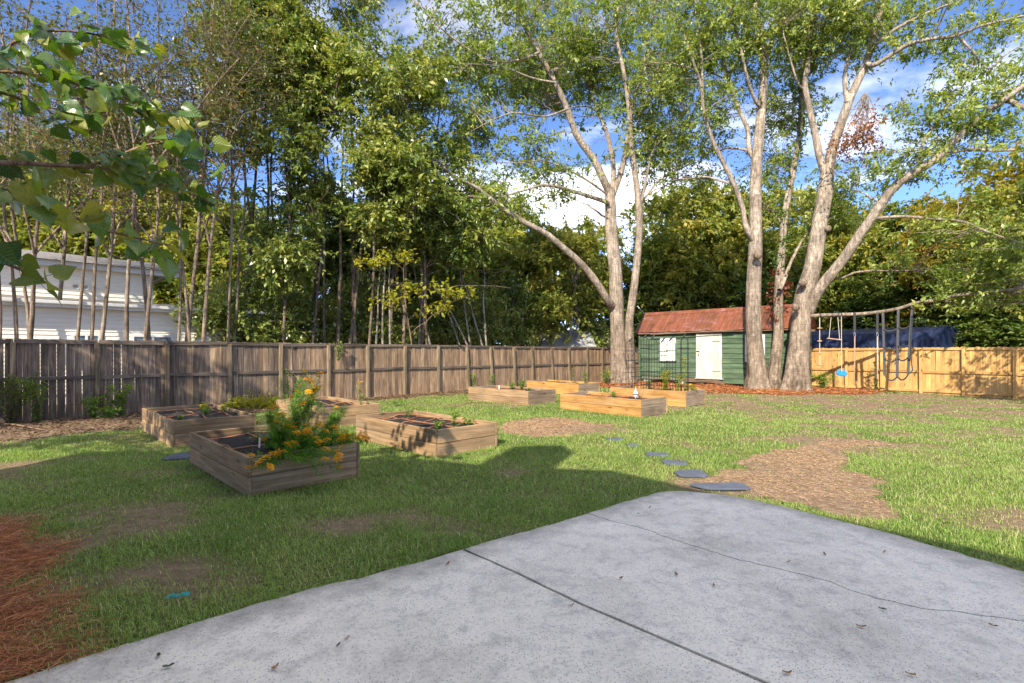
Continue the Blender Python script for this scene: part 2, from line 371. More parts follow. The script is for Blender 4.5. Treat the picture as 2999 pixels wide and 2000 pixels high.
pz = noise(n, l, v, 1.9, 4, 0.6); rp = ramp(n, [(0.38, (0.72,) * 3), (0.60, (0.10,) * 3)]); l.new(pz.outputs['Fac'], rp.inputs[0]); l.new(rp.outputs[0], th.inputs[1])
mu = n.new('ShaderNodeMath'); mu.operation = 'MULTIPLY'; l.new(rv.outputs[0], mu.inputs[0]); l.new(th.outputs[0], mu.inputs[1])
mu2 = n.new('ShaderNodeMath'); mu2.operation = 'MULTIPLY'; mu2.inputs[1].default_value = 0.8; l.new(mu.outputs[0], mu2.inputs[0])
c = mix_rgb(n, l, c, (0.10, 0.11, 0.14), mu2.outputs[0])
mz = noise(n, l, v, 7.5, 6, 0.75, 0.3); rmz = ramp(n, [(0.36, (0.72, 0.72, 0.74)), (0.50, (1, 1, 1)), (0.7, (1.06, 1.05, 1.03))]); l.new(mz.outputs['Fac'], rmz.inputs[0])
c = mix_rgb(n, l, c, rmz.outputs[0], 0.85, 'MULTIPLY')
dz = noise(n, l, v, 0.85, 7, 0.7, 0.5); rd = ramp(n, [(0.52, (1, 1, 1)), (0.66, (0.70, 0.69, 0.68))]); l.new(dz.outputs['Fac'], rd.inputs[0])
c = mix_rgb(n, l, c, rd.outputs[0], 0.8, 'MULTIPLY')
# dirt creeping in along the lawn edge (the slabs carry a vertex value for it)
av = n.new('ShaderNodeAttribute'); av.attribute_name = 'edge'
e1 = noise(n, l, v, 5, 6, 0.7); em = n.new('ShaderNodeMath'); em.operation = 'MULTIPLY'; l.new(av.outputs['Fac'], em.inputs[0]); l.new(e1.outputs['Fac'], em.inputs[1])
re = ramp(n, [(0.18, (0, 0, 0)), (0.48, (0.5,) * 3)]); l.new(em.outputs[0], re.inputs[0])
c = mix_rgb(n, l, c, (0.14, 0.13, 0.12), re.outputs[0])
l.new(c, b.inputs['Base Color']); b.inputs['Roughness'].default_value = 0.85; b.inputs['Specular IOR Level'].default_value = 0.3
bump(n, l, f1.outputs['Fac'], b, 0.35, 0.004)
M['concrete'] = m
M['slate'] = plain('slate', (0.075, 0.09, 0.125), 0.75, 0, 0.22, 7, 0.3)
# potting soil with perlite
m, n, l, b = mat_new('soil')
v, oi = coords(n, l, (1, 1, 1)); a = noise(n, l, v, 28, 6, 0.7)
r = ramp(n, [(0.36, (0.006, 0.005, 0.0045)), (0.58, (0.020, 0.015, 0.012)), (0.76, (0.06, 0.042, 0.03))]); l.new(a.outputs['Fac'], r.inputs[0])
vo = n.new('ShaderNodeTexVoronoi'); vo.inputs['Scale'].default_value = 42; l.new(v, vo.inputs['Vector'])
rv = ramp(n, [(0.14, (1, 1, 1)), (0.20, (0, 0, 0))]); l.new(vo.outputs['Distance'], rv.inputs[0])
sp = n.new('ShaderNodeSeparateColor'); l.new(vo.outputs['Color'], sp.inputs[0]); gt = n.new('ShaderNodeMath'); gt.operation = 'GREATER_THAN'; gt.inputs[1].default_value = 0.86; l.new(sp.outputs[0], gt.inputs[0])
mu = n.new('ShaderNodeMath'); mu.operation = 'MULTIPLY'; l.new(rv.outputs[0], mu.inputs[0]); l.new(gt.outputs[0], mu.inputs[1])
l.new(mix_rgb(n, l, r.outputs[0], (0.62, 0.6, 0.56), mu.outputs[0]), b.inputs['Base Color']); b.inputs['Roughness'].default_value = 0.95
bump(n, l, a.outputs['Fac'], b, 0.9, 0.03)
M['soil'] = m
# ground: cover values from the mesh (0 soil .. 1 lawn; straw)
m, n, l, b = mat_new('ground')
v, oi = coords(n, l, (1, 1, 1), rand=False)
a = noise(n, l, v, 9, 8, 0.7); rs_ = ramp(n, [(0.30, (0.12, 0.08, 0.052)), (0.55, (0.26, 0.18, 0.12)), (0.74, (0.38, 0.275, 0.185))]); l.new(a.outputs['Fac'], rs_.inputs[0])
a2 = noise(n, l, v, 34, 6, 0.75); rg = ramp(n, [(0.32, (0.045, 0.055, 0.018)), (0.52, (0.11, 0.125, 0.04)), (0.70, (0.24, 0.21, 0.10))]); l.new(a2.outputs['Fac'], rg.inputs[0])
ag = n.new('ShaderNodeAttribute'); ag.attribute_name = 'lawn'
c = mix_rgb(n, l, rs_.outputs[0], rg.outputs[0], ag.outputs['Fac'])
rq = ramp(n, [(0.34, (0.10, 0.035, 0.014)), (0.66, (0.34, 0.14, 0.06))]); l.new(a2.outputs['Fac'], rq.inputs[0])
as_ = n.new('ShaderNodeAttribute'); as_.attribute_name = 'straw'
c = mix_rgb(n, l, c, rq.outputs[0], as_.outputs['Fac'])
l.new(c, b.inputs['Base Color']); b.inputs['Roughness'].default_value = 0.95; b.inputs['Specular IOR Level'].default_value = 0.15
bump(n, l, a2.outputs['Fac'], b, 0.8, 0.03)
M['ground'] = m
# foliage
M['grass'] = leaf_mat('grass', [(0.095, 0.205, 0.034), (0.188, 0.321, 0.057), (0.263, 0.39, 0.08), (0.339, 0.424, 0.114), (0.564, 0.547, 0.251)], 0.35, 0.5, 0.3, (1.1, 1.15, 0.5))
M['straw'] = leaf_mat('straw', [(0.175, 0.054, 0.019), (0.375, 0.126, 0.042), (0.525, 0.204, 0.072), (0.625, 0.324, 0.144)], 0.12, 0.5, 0.3, (1, 0.8, 0.6))
M['thatch'] = leaf_mat('thatch', [(0.297, 0.182, 0.101), (0.486, 0.324, 0.189), (0.621, 0.446, 0.27), (0.405, 0.23, 0.128)], 0.12, 0.6, 0.2, (1, 0.9, 0.7))
M['litter'] = leaf_mat('litter', [(0.053, 0.03, 0.018), (0.12, 0.064, 0.036), (0.195, 0.112, 0.064), (0.09, 0.098, 0.032)], 0.15, 0.6, 0.2, (1, 0.8, 0.6))
M['oak_leaf'] = leaf_mat('oak_leaf', [(0.115, 0.172, 0.04), (0.176, 0.248, 0.052), (0.257, 0.331, 0.069), (0.365, 0.4, 0.098), (0.499, 0.469, 0.149)], 0.40, 0.4, 0.5)
M['evergreen_leaf'] = leaf_mat('evergreen_leaf', [(0.085, 0.136, 0.03), (0.147, 0.216, 0.043), (0.248, 0.296, 0.062), (0.372, 0.376, 0.094), (0.512, 0.448, 0.138)], 0.33, 0.35, 0.6)
M['myrtle_leaf'] = leaf_mat('myrtle_leaf', [(0.046, 0.087, 0.021), (0.093, 0.123, 0.026), (0.186, 0.145, 0.039), (0.264, 0.131, 0.046)], 0.35, 0.4, 0.4)
M['wood_leaf'] = leaf_mat('wood_leaf', [(0.112, 0.17, 0.039), (0.196, 0.248, 0.05), (0.308, 0.327, 0.066), (0.434, 0.383, 0.077), (0.532, 0.383, 0.088)], 0.42, 0.5, 0.3)
M['dark_leaf'] = leaf_mat('dark_leaf', [(0.05, 0.098, 0.022), (0.094, 0.156, 0.031), (0.163, 0.208, 0.044), (0.263, 0.286, 0.066)], 0.33, 0.45, 0.4)
M['gold_leaf'] = leaf_mat('gold_leaf', [(0.138, 0.163, 0.03), (0.25, 0.237, 0.04), (0.362, 0.3, 0.05), (0.45, 0.325, 0.055), (0.375, 0.213, 0.05)], 0.45, 0.5, 0.3)
M['pine_needle'] = leaf_mat('pine_needle', [(0.093, 0.145, 0.029), (0.171, 0.217, 0.046), (0.295, 0.29, 0.078)], 0.25, 0.5, 0.3)
M['brown_leaf'] = leaf_mat('brown_leaf', [(.20,.095,.05),(.34,.17,.09),(.46,.27,.16)], 0.3, 0.6, 0.2, (1.1, 0.8, 0.6))
M['vine_leaf'] = leaf_mat('vine_leaf', [(0.05, 0.12, 0.02), (0.12, 0.19, 0.025), (0.20, 0.07, 0.03), (0.16, 0.035, 0.02)], 0.35, 0.5, 0.3, (1.2, 1, 0.6))
M['weed_leaf'] = leaf_mat('weed_leaf', [(0.052, 0.138, 0.022), (0.117, 0.237, 0.033), (0.221, 0.338, 0.044), (0.364, 0.413, 0.055)], 0.42, 0.45, 0.4)
M['yellow_leaf'] = leaf_mat('yellow_leaf', [(0.22, 0.26, 0.03), (0.36, 0.36, 0.04), (0.46, 0.38, 0.04)], 0.5, 0.5, 0.3)
M['flower_leaf'] = leaf_mat('flower_leaf', [(0.031, 0.119, 0.014), (0.07, 0.21, 0.019), (0.14, 0.294, 0.024), (0.238, 0.364, 0.036)], 0.4, 0.5, 0.3)
M['petal'] = leaf_mat('petal', [(0.682, 0.228, 0.006), (0.8, 0.36, 0.01), (0.792, 0.48, 0.02)], 0.3, 0.5, 0.2, (1, 0.9, 0.6))
M['petal_yellow'] = leaf_mat('petal_yellow', [(0.72, 0.50, 0.02), (0.76, 0.60, 0.05)], 0.3, 0.5, 0.2, (1, 0.9, 0.6))
M['bark_pale'] = bark_mat('bark_pale', (0.12, 0.092, 0.07), (0.37, 0.305, 0.24), 5.5, 0.32, blot=(0.43, 0.375, 0.305), foot=(1.5, 6.0, (0.92, 0.88, 0.83), (1.30, 1.32, 1.32)))
M['bark_tan'] = bark_mat('bark_tan', (0.15, 0.09, 0.055), (0.42, 0.29, 0.19), 7, 0.25)
M['bark_myrtle'] = bark_mat('bark_myrtle', (0.13, 0.095, 0.07), (0.36, 0.28, 0.205), 7, 0.25)
M['bark_brown'] = bark_mat('bark_brown', (0.09, 0.065, 0.045), (0.26, 0.20, 0.145), 7, 0.3)
M['bark_grey'] = bark_mat('bark_grey', (0.16, 0.135, 0.11), (0.42, 0.365, 0.30), 7, 0.3)
M['stem_green'] = plain('stem_green', (0.10, 0.15, 0.04), 0.6, 0, 0.2, 12, 0)

# ------------------------------------------------------------------ layout of the yard (metres; camera above the origin, y forward)
BED_W, BED_L, BED_H = 1.24, 2.42, 0.42
BEDS = [  # near corner x, y, turn, width, length, height, long-side wood, end wood, label
    (-2.73, 5.22, 45, 1.26, 2.36, .42, 'bed_grey', 'bed_grey', 'weathered raised bed in the shade overflowing with orange flowers'),
    (-5.34, 7.93, 44.5, 1.24, 2.62, .43, 'bed_tan', 'bed_grey', 'raised bed striped with sunlight nearest the old fence, yellow seedlings inside'),
    (-3.71, 9.90, 44, 1.26, 2.55, .42, 'bed_tan', 'bed_tan', 'raised bed half hidden behind the orange flowering plants'),
    (-1.08, 7.14, 44, 1.18, 2.38, .41, 'bed_tan', 'bed_tan', 'raised bed with flower shadows on its long side and many brown drip hoses'),
    (0.45, 14.25, 45, 1.24, 2.60, .42, 'bed_tan', 'bed_pale', 'raised bed with a small white plant tag, left of the orange-brown bed'),
    (2.32, 17.7, 42, 1.2, 2.62, .42, 'bed_orange', 'bed_pale', 'farthest raised bed, standing before the fence by the forked trunk'),
    (2.98, 11.68, 43, 1.18, 2.48, .415, 'bed_orange', 'bed_pale', 'bright orange-brown raised bed with a dark knot on its long side'),
    (4.78, 13.92, 45, 1.26, 2.46, .44, 'bed_orange', 'bed_pale', 'raised bed carrying the black bird trellises in front of the green shed'),
]
def bed_pt(i, x, y, z=0.0):
    b = BEDS[i]; a = R(b[2]); c, s = math.cos(a), math.sin(a)
    return np.array([b[0] + c * x - s * y, b[1] + s * x + c * y, z])
def bed_poly(i, g=0.0):
    b = BEDS[i]
    return [tuple(bed_pt(i, x, y)[:2]) for x, y in ((-g, -g), (b[3] + g, -g), (b[3] + g, b[4] + g), (-g, b[4] + g))]
PATIO_L = [(-5.6, -0.5), (-4.2, 0.75), (-2.95, 1.72), (-2.23, 2.30), (-1.87, 2.64), (-1.51, 2.98), (-0.86, 3.43), (-0.37, 3.80)]
PATIO_L2 = [(-0.36, 3.805), (0.0, 4.10), (0.36, 4.36), (0.69, 4.645)]
PATIO_C = [(0.70, 4.655), (1.02, 4.93), (1.33, 5.18), (1.60, 5.38), (1.72, 5.41), (1.86, 5.41), (2.15, 5.30), (2.45, 5.05), (2.66, 4.78), (2.87, 4.47), (3.12, 4.10), (3.26, 3.80), (3.40, 3.55), (3.52, 3.2), (3.66, 2.7), (3.72, 2.45)]
CRACK = [(0.705, 4.65), (0.80, 4.53), (0.90, 4.42), (1.02, 4.33), (1.14, 4.21), (1.24, 4.06), (1.33, 3.93), (1.46, 3.80), (1.60, 3.63), (1.80, 3.48), (2.03, 3.29), (2.12, 3.13), (2.22, 3.03), (2.37, 2.92), (2.6, 2.86), (2.84, 2.78), (3.2, 2.62), (3.72, 2.44)]
JOINT = [(-0.365, 3.80), (0.03, 3.40), (0.40, 2.98), (1.11, 2.29), (2.2, 1.2), (3.75, -0.4)]
PATIO = PATIO_L + PATIO_L2 + PATIO_C + [(3.75, -0.4), (3.8, -3), (-5.6, -3)]
BARE1 = [(-0.35, 10.1), (-0.1, 10.75), (0.45, 11.35), (0.95, 11.65), (1.5, 11.2), (2.0, 10.45), (1.6, 9.75), (1.1, 9.2), (0.5, 8.9), (0.0, 9.2)]
BARE2 = [(2.35, 6.15), (2.62, 6.45), (3.42, 7.2), (4.0, 7.75), (4.72, 8.35), (5.5, 8.95), (6.2, 8.55), (5.3, 7.9), (4.75, 7.0), (4.35, 6.4), (4.3, 6.0), (4.05, 5.5), (3.75, 4.95), (3.45, 4.45), (3.0, 4.7), (2.72, 5.25), (2.2, 5.9)]
STONES = [(1.77, 8.71, .20, .14), (1.93, 8.13, .12, .12), (2.13, 7.40, .21, .14), (2.22, 6.83, .22, .14), (2.22, 6.22, .24, .19), (2.36, 5.66, .33, .17), (-4.72, 7.28, .30, .28)]
FL0, FLD = np.array([-10.9, 10.94]), np.array([0.70, 0.714]); FLD = FLD / np.linalg.norm(FLD)
FR0, FRD = np.array([13.93, 21.04]), np.array([0.485, -0.875]); FRD = FRD / np.linalg.norm(FRD)
SHED0, SHEDA = np.array([6.45, 25.6]), math.atan2(-0.682, 0.731)
T1 = np.array([5.35, 24.4]); T2 = np.array([10.6, 19.9])

def d_line(p, p0, d):       # signed distance to the camera side of a fence line
    return (p[:, 0] - p0[0]) * d[1] - (p[:, 1] - p0[1]) * d[0]
def cover(p):
    """lawn 0..1 and straw 0..1 for ground points (n,2)"""
    dl = d_line(p, FL0, FLD); dr = d_line(p, FR0, FRD)
    n1 = fnoise(p, 0.9); n2 = fnoise(p, 2.3, 9.0); n3 = fnoise(p, 0.33, 4.0)
    lawn = np.clip((n1 - 0.16) * 4, 0.15, 1)
    # dirt strip along the old fence, wider towards the camera on the left
    wid = np.clip(1.1 + 2.6 * np.clip((-p[:, 0] - 4.6) / 4.5, 0, 1) + (n1 - 0.5) * 2.2, 0.3, 4)
    lawn *= np.clip((dl - wid) * 2.2, 0, 1)
    # worn lawn at the back right
    worn = np.clip((p[:, 1] - 10.5 + (p[:, 0] - 6) * 0.15) / 4.5, 0, 1) * np.clip((p[:, 0] - 3.0) / 3.5, 0, 1)
    lawn *= 1 - worn * np.clip((0.60 - n2) * 6 + 0.35, 0, 1) * 0.92
    worn2 = np.clip((p[:, 0] + 2.5 - p[:, 1] * 0.3) / 3, 0, 1) * np.clip((p[:, 1] - 6) / 3, 0, 1) * np.clip((p[:, 0] - 4) / 2, 0, 1)
    lawn *= 1 - worn2 * np.clip((0.47 - n2) * 9, 0, 1) * 0.8
    # thin streaks on the left lawn
    lf = np.clip((-p[:, 0] - 2.2) / 1.5, 0, 1)
    lawn *= 1 - lf * np.clip((0.42 - fnoise(p * np.array([1.0, 2.4]), 1.1, 3.0)) * 5, 0, 1) * 0.6
    w = (np.c_[n2, fnoise(p, 2.3, 29)] - 0.5) * 0.5
    for poly in (BARE1, BARE2):
        lawn[in_poly(p + w, poly)] *= 0.03
    straw = np.zeros(len(p))
    # pine straw under the triple trunk, by the forked trunk and in the near left corner
    e = np.hypot((p[:, 0] - 10.4) / 4.2, (p[:, 1] - 19.9) / 2.0) + (n2 - 0.5) * 0.5; straw = np.maximum(straw, np.clip((1.05 - e) * 6, 0, 1))
    e = np.hypot((p[:, 0] - 5.8) / 2.2, (p[:, 1] - 23.2) / 2.5) + (n2 - 0.5) * 0.5; straw = np.maximum(straw, np.clip((1.05 - e) * 6, 0, 1))
    e = np.hypot((p[:, 0] - 8.3) / 2.6, (p[:, 1] - 21.9) / 1.5) + (n2 - 0.5) * 0.5; straw = np.maximum(straw, np.clip((1.05 - e) * 6, 0, 1))
    q = -(2.0 * p[:, 0] + 1.8 * p[:, 1] - 0.1) * 0.37 + (n2 - 0.5) * 0.9 + 0.06
    near = np.clip(q * 2.5, 0, 1) * np.clip((4.7 - p[:, 1]) * 2.5 + (n1 - .5) * 2, 0, 1) * (p[:, 0] < 0)
    straw = np.maximum(straw, near)
    lawn *= 1 - straw
    return lawn, straw
def blocked(p):
    b = in_poly(p, PATIO)
    for i in range(len(BEDS)): b |= in_poly(p, bed_poly(i, 0.0))
    for (x, y, a, c) in STONES: b |= np.hypot((p[:, 0] - x) / a, (p[:, 1] - y) / c) < 0.93
    b |= d_line(p, FL0, FLD) < 0.12
    b |= d_line(p, FR0, FRD) < 0.10
    u = np.array([math.cos(SHEDA), math.sin(SHEDA)]); r_ = p - SHED0; a = r_ @ u; c = r_ @ np.array([-u[1], u[0]])
    b |= (a > -0.05) & (a < 7.3) & (c > -0.03)
    return b
def ground_h(p):
    return (fnoise(p, 0.55, 50) - 0.5) * 0.05

# ground sheet: fine in the yard, coarse to the horizon
def axis_coords(lo, hi, step, far):
    c = list(np.arange(lo, hi + step / 2, step)); s = step
    a = hi
    while a < far: s *= 1.5; a += s; c.append(a)
    s = step; a = lo
    while a > -far: s *= 1.5; a -= s; c.insert(0, a)
    return np.array(c)
gx = axis_coords(-12.5, 18.5, 0.14, 700); gy = axis_coords(-1.0, 27.0, 0.14, 700)
GX, GY = np.meshgrid(gx, gy); gp = np.c_[GX.ravel(), GY.ravel()]
gz = ground_h(gp); gz[np.hypot(gp[:, 0], gp[:, 1]) > 60] = -0.02
gz[in_poly(gp, PATIO)] = -0.09
nx, ny = len(gx), len(gy)
ii = np.arange(nx * ny).reshape(ny, nx)
gF = np.stack([ii[:-1, :-1], ii[:-1, 1:], ii[1:, 1:], ii[1:, :-1]], -1).reshape(-1, 4)
gme = new_mesh('ground', np.c_[gp, gz], gF, M['ground'], smooth=True)
lw, st = cover(gp)
inside = (d_line(gp, FL0, FLD) > 0) & (d_line(gp, FR0, FRD) > 0)
lw = np.where(inside, lw, 0.25); st = np.where(inside, st, 0)
for nm, val in (('lawn', lw), ('straw', st)):
    a = gme.attributes.new(nm, 'FLOAT', 'POINT'); a.data.foreach_set('value', val.astype(np.float32))
obj('ground', gme, label='grassy backyard ground with bare soil and straw patches', kind='structure')

# patio: three slabs parted by a joint and a jagged crack
patio = empty('concrete_patio', (0, 0, 0), label='pale grey concrete patio with exposed aggregate, a joint and a crack', kind='structure')
def slab(poly, edge_pts):
    bm = bmesh.new()
    vsb = [bm.verts.new((x, y, 0.022)) for x, y in poly]
    f = bm.faces.new(vsb); bmesh.ops.recalc_face_normals(bm, faces=[f])
    r = bmesh.ops.extrude_face_region(bm, geom=[f])
    bmesh.ops.translate(bm, vec=(0, 0, -0.10), verts=[v for v in r['geom'] if isinstance(v, bmesh.types.BMVert)])
    bmesh.ops.recalc_face_normals(bm, faces=bm.faces)
    top = [f for f in bm.faces if all(v.co.z > 0.02 for v in f.verts)]
    bmesh.ops.triangulate(bm, faces=top)
    for _ in range(4):
        ed = [e for e in bm.edges if e.calc_length() > 0.24 and all(v.co.z > 0.02 for v in e.verts)]
        if not ed: break
        bmesh.ops.subdivide_edges(bm, edges=ed, cuts=1); 
        bmesh.ops.triangulate(bm, faces=[f for f in bm.faces if len(f.verts) > 3 and all(v.co.z > 0.02 for v in f.verts)])
    me = bpy.data.meshes.new('slab'); bm.to_mesh(me); bm.free(); me.materials.append(M['concrete'])
    co = np.empty(len(me.vertices) * 3, np.float32); me.vertices.foreach_get('co', co); co = co.reshape(-1, 3)[:, :2]
    d = np.full(len(co), 9.0); E = np.array(edge_pts)
    for a_, b_ in zip(E[:-1], E[1:]):
        t = np.clip(((co - a_) @ (b_ - a_)) / ((b_ - a_) @ (b_ - a_)), 0, 1)
        d = np.minimum(d, np.linalg.norm(co - (a_ + t[:, None] * (b_ - a_)), axis=1))
    a = me.attributes.new('edge', 'FLOAT', 'POINT'); a.data.foreach_set('value', np.clip(1 - d / 0.45, 0, 1).astype(np.float32))
    return me
def wob(pts, amp, seed, sub=4):
    rg_ = np.random.default_rng(seed); P = np.array(pts, float); o = []
    for a_, b_ in zip(P[:-1], P[1:]):
        for k in range(sub):
            q = a_ + (b_ - a_) * k / sub
            o.append(tuple(q + (rg_.normal(0, amp, 2) if k else 0)))
    o.append(tuple(P[-1])); return o
jn = np.array([0.69, 0.72]) * 0.012
crk = wob(CRACK, 0.006, 3, 5); cn_ = np.array([0.6, 0.75]) * 0.0065
joint_w = wob(JOINT, 0.002, 4, 4)
eL = wob(PATIO_L, 0.012, 5, 5); eL2 = wob(PATIO_L2, 0.010, 6, 5); eC = wob(PATIO_C, 0.012, 7, 4)
obj('slab', slab(eL + [tuple(np.array(q) - jn) for q in joint_w] + [(3.75, -3), (-5.6, -3)], eL), patio)
obj('slab', slab([tuple(np.array(q) + jn) for q in joint_w[::-1]] + eL2 + [tuple(np.array(q) - cn_) for q in crk], eL2), patio)
obj('slab', slab([tuple(np.array(q) + cn_) for q in crk[::-1]] + eC, eC), patio)

# ------------------------------------------------------------------ stepping stones
rg = np.random.default_rng(21)
SL = ['slate stepping stone farthest from the patio', 'smallest slate stepping stone, second from the far end of the row', 'slate stepping stone third from the far end of the row',
      'slate stepping stone fourth from the far end, wholly among grass', 'slate stepping stone beside the straw patch, next to the patio-side stone', 'long slate stepping stone touching the shaded patio edge',
      'dark slate stone in the shade behind the flowering raised bed']
for (x, y, a, c), lab in zip(STONES, SL):
    th = np.sort(rg.uniform(0, 2 * np.pi, 4)) * .25 + np.arange(4) * .5 * np.pi * .75 + np.pi * .1; th = np.sort(np.r_[th, th + .35]); rr_ = 1 + rg.normal(0, 0.13, 8)
    me = prism_me([(a * .95 * math.cos(t) * q, c * .95 * math.sin(t) * q) for t, q in zip(th, rr_)], 0.022, M['slate'], bev=0.003)
    obj('stepping_stone', me, loc=(x, y, 0.0), rot=(rg.normal(0, .01), rg.normal(0, .01), rg.normal(0, .15)), label=lab, cat='stepping stone', group='slate stepping stones in the lawn')

# ------------------------------------------------------------------ fences
def picket_me(w, h, t, mat):
    key = ('p', round(w, 3), round(h, 2), mat.name)
    if key in _bc: return _bc[key]
    e = 0.03
    me = prism_me([(-w/2, 0), (w/2, 0), (w/2, h - e), (w/2 - e, h), (-w/2 + e, h), (-w/2, h - e)], t, mat, axis='y')
    _bc[key] = me; return me
def build_fence(name, label, p0, d, posts, height, post_h, rail_z, mats, gap, seed, bottom_rail=False, lean=None):
    """posts: distances along the line; pickets hang on the far side of posts and rails"""
    rg_ = np.random.default_rng(seed)
    fe = empty(name, (p0[0], p0[1], 0), math.atan2(d[1], d[0]), label, 'fence')
    for k, t in enumerate(posts):
        ln = lean(k) if lean else rg_.normal(0, 0.008)
        obj('post', box_me(0.092, 0.092, post_h + 0.15, M[mats['post'](t)], 0.006, (0.5, 0.5, 0)), fe, (t, 0, -0.15), (rg_.normal(0, .008), ln, 0))
    for k in range(len(posts) - 1):
        a, b_ = posts[k] + 0.05, posts[k + 1] - 0.05
        for j, z in enumerate(rail_z + ([0.10] if bottom_rail else [])):
            dz = rg_.normal(0, 0.012, 2)
            me = box_me(round(b_ - a, 2), 0.040, 0.088, M[mats['rail'](a)], 0.004)
            obj('rail', me, fe, ((a + b_) / 2, 0.026, z + dz.mean()), (0, -(dz[1] - dz[0]) / (b_ - a), 0))
    x = posts[0] + 0.02
    while x < posts[-1] + 0.05:
        w = round(float(rg_.choice([0.132, 0.136, 0.14])), 3)
        hgt = height(x) + rg_.normal(0, 0.006)
        obj('picket', picket_me(w, round(hgt, 2), 0.017, M[mats['picket'](x)]), fe, (x + w / 2, 0.048 + rg_.uniform(0, 0.004), -0.02 + rg_.normal(0, .004)), (rg_.normal(0, .004), rg_.normal(0, .004), 0))
        x += w + gap(x, rg_)
    return fe
def t_of(px, p0, d):
    r_ = (px - 1500) / FPX
    return float((r_ * p0[1] - p0[0]) / (d[0] - r_ * d[1]))
PL = [t_of(x, FL0, FLD) for x in (38, 285, 490, 673, 823, 963, 1077, 1186, 1284, 1375, 1444, 1510, 1563, 1621, 1670, 1721, 1765)]
PL = [PL[0] - 2.84, PL[0] - 1.42] + PL + [PL[-1] + 1.5, PL[-1] + 3.0, PL[-1] + 4.4, PL[-1] + 5.8]
rr0 = np.random.default_rng(77)
old_until = PL[8]
build_fence('wooden_fence', 'weathered grey-brown picket fence with posts facing the lawn, along the neighbour\'s side', FL0, FLD, PL, lambda x: 1.83 - 0.0015 * x, 1.74, [1.75, 0.93],
            {'post': lambda x: 'fence_post', 'rail': lambda x: 'fence_rail', 'picket': lambda x: 'fence_old' if x < old_until - 3 + rr0.normal(0, 2.0) else 'fence_mid'},
            lambda x, r_: float(np.clip(abs(r_.normal(0.001, 0.004)) + (0.005 if x < 3.2 and r_.random() < .45 else 0), 0.001, 0.013)), 5,
            lean=lambda k: (-0.07 if 11 <= k <= 16 else 0.0))
PR = [t_of(x, FR0, FRD) for x in (2480, 2583, 2698, 2823.5, 2974)]
PR = [PR[0] - 10.6, PR[0] - 9.2, PR[0] - 7.8, PR[0] - 6.4, PR[0] - 5.0, PR[0] - 3.4, PR[0] - 1.75] + PR + [PR[-1] + 1.35, PR[-1] + 2.7]
build_fence('wooden_fence', 'new yellow pine picket fence behind the swings, dappled with leaf shadows', FR0, FRD, PR, lambda x: 1.72, 1.64, [1.64, 0.80],
            {'post': lambda x: 'pine_new', 'rail': lambda x: 'pine_rail', 'picket': lambda x: 'pine_new'},
            lambda x, r_: float(abs(r_.normal(0.002, 0.003)) + 0.001), 6, bottom_rail=True)

# ------------------------------------------------------------------ green shed
shed = empty('garden_shed', (SHED0[0], SHED0[1], 0), SHEDA, 'green wooden shed with rusty red metal roof and white plank door', 'shed')
SLn, SD, SE, SRZ = 7.26, 1.9, 2.64, 3.48     # length, depth, eave height, ridge height
rg = np.random.default_rng(31)
bh = 0.226
D0, D1, DZ0, DZ1 = 2.95, 4.13, 0.34, 2.38
k = 0; z = 0.12
obj('wall_core', box_me(SLn - 0.06, SD - 0.06, SE - 0.22, M['shed_worn'], 0, (0, 0, 0)), shed, (0.03, 0.035, 0.2))
while z < SE - 0.02:
    hgt = min(bh, SE - z)
    segs = [(0.0, D0 - 0.02), (D1 + 0.02, SLn)] if DZ0 - 0.15 < z < DZ1 - 0.05 else [(0.0, SLn)]
    if z < 0.2: segs = [(2.1 + 0.3, 3.3), (3.95, SLn)]
    for a, b_ in segs:
        j = rg.uniform(0.35, 0.65) * (b_ - a)
        for a2, b2 in ([(a, a + j), (a + j + 0.003, b_)] if b_ - a > 2.6 else [(a, b_)]):
            obj('siding_board', box_me(round(b2 - a2, 3), 0.022, hgt - 0.006, M['shed_green'], 0.003, (0, 1, 0)), shed, (a2, 0.012 - rg.uniform(0, .004), z + rg.normal(0, .002)), (R(-6.5), rg.normal(0, .003), 0))
    # end wall toward the right
    ww = SD
    obj('siding_board', box_me(round(ww, 3), 0.02, hgt - 0.012, M['shed_worn'], 0.003, (0, 1, 0)), shed, (SLn + 0.0, 0.0, z), (R(-5), rg.normal(0, .006), R(90)))
    obj('siding_board', box_me(round(ww, 3), 0.02, hgt - 0.008, M['shed_green'], 0.003, (0, 1, 0)), shed, (0.0, SD, z), (R(-4), 0, R(-90)))
    z += bh
for x in (0.0, SLn - 0.07):
    obj('corner_trim', box_me(0.09, 0.03, SE - 0.12, M['shed_green'], 0.004, (0, 1, 0)), shed, (x - 0.01, -0.028, 0.12))
# gables
for x in (-0.005, SLn - 0.02):
    obj('gable', prism_me([(0, SE), (SD, SE), (SD / 2, SRZ - 0.06)], 0.025, M['shed_worn'], axis='x'), shed, (x, 0, 0))
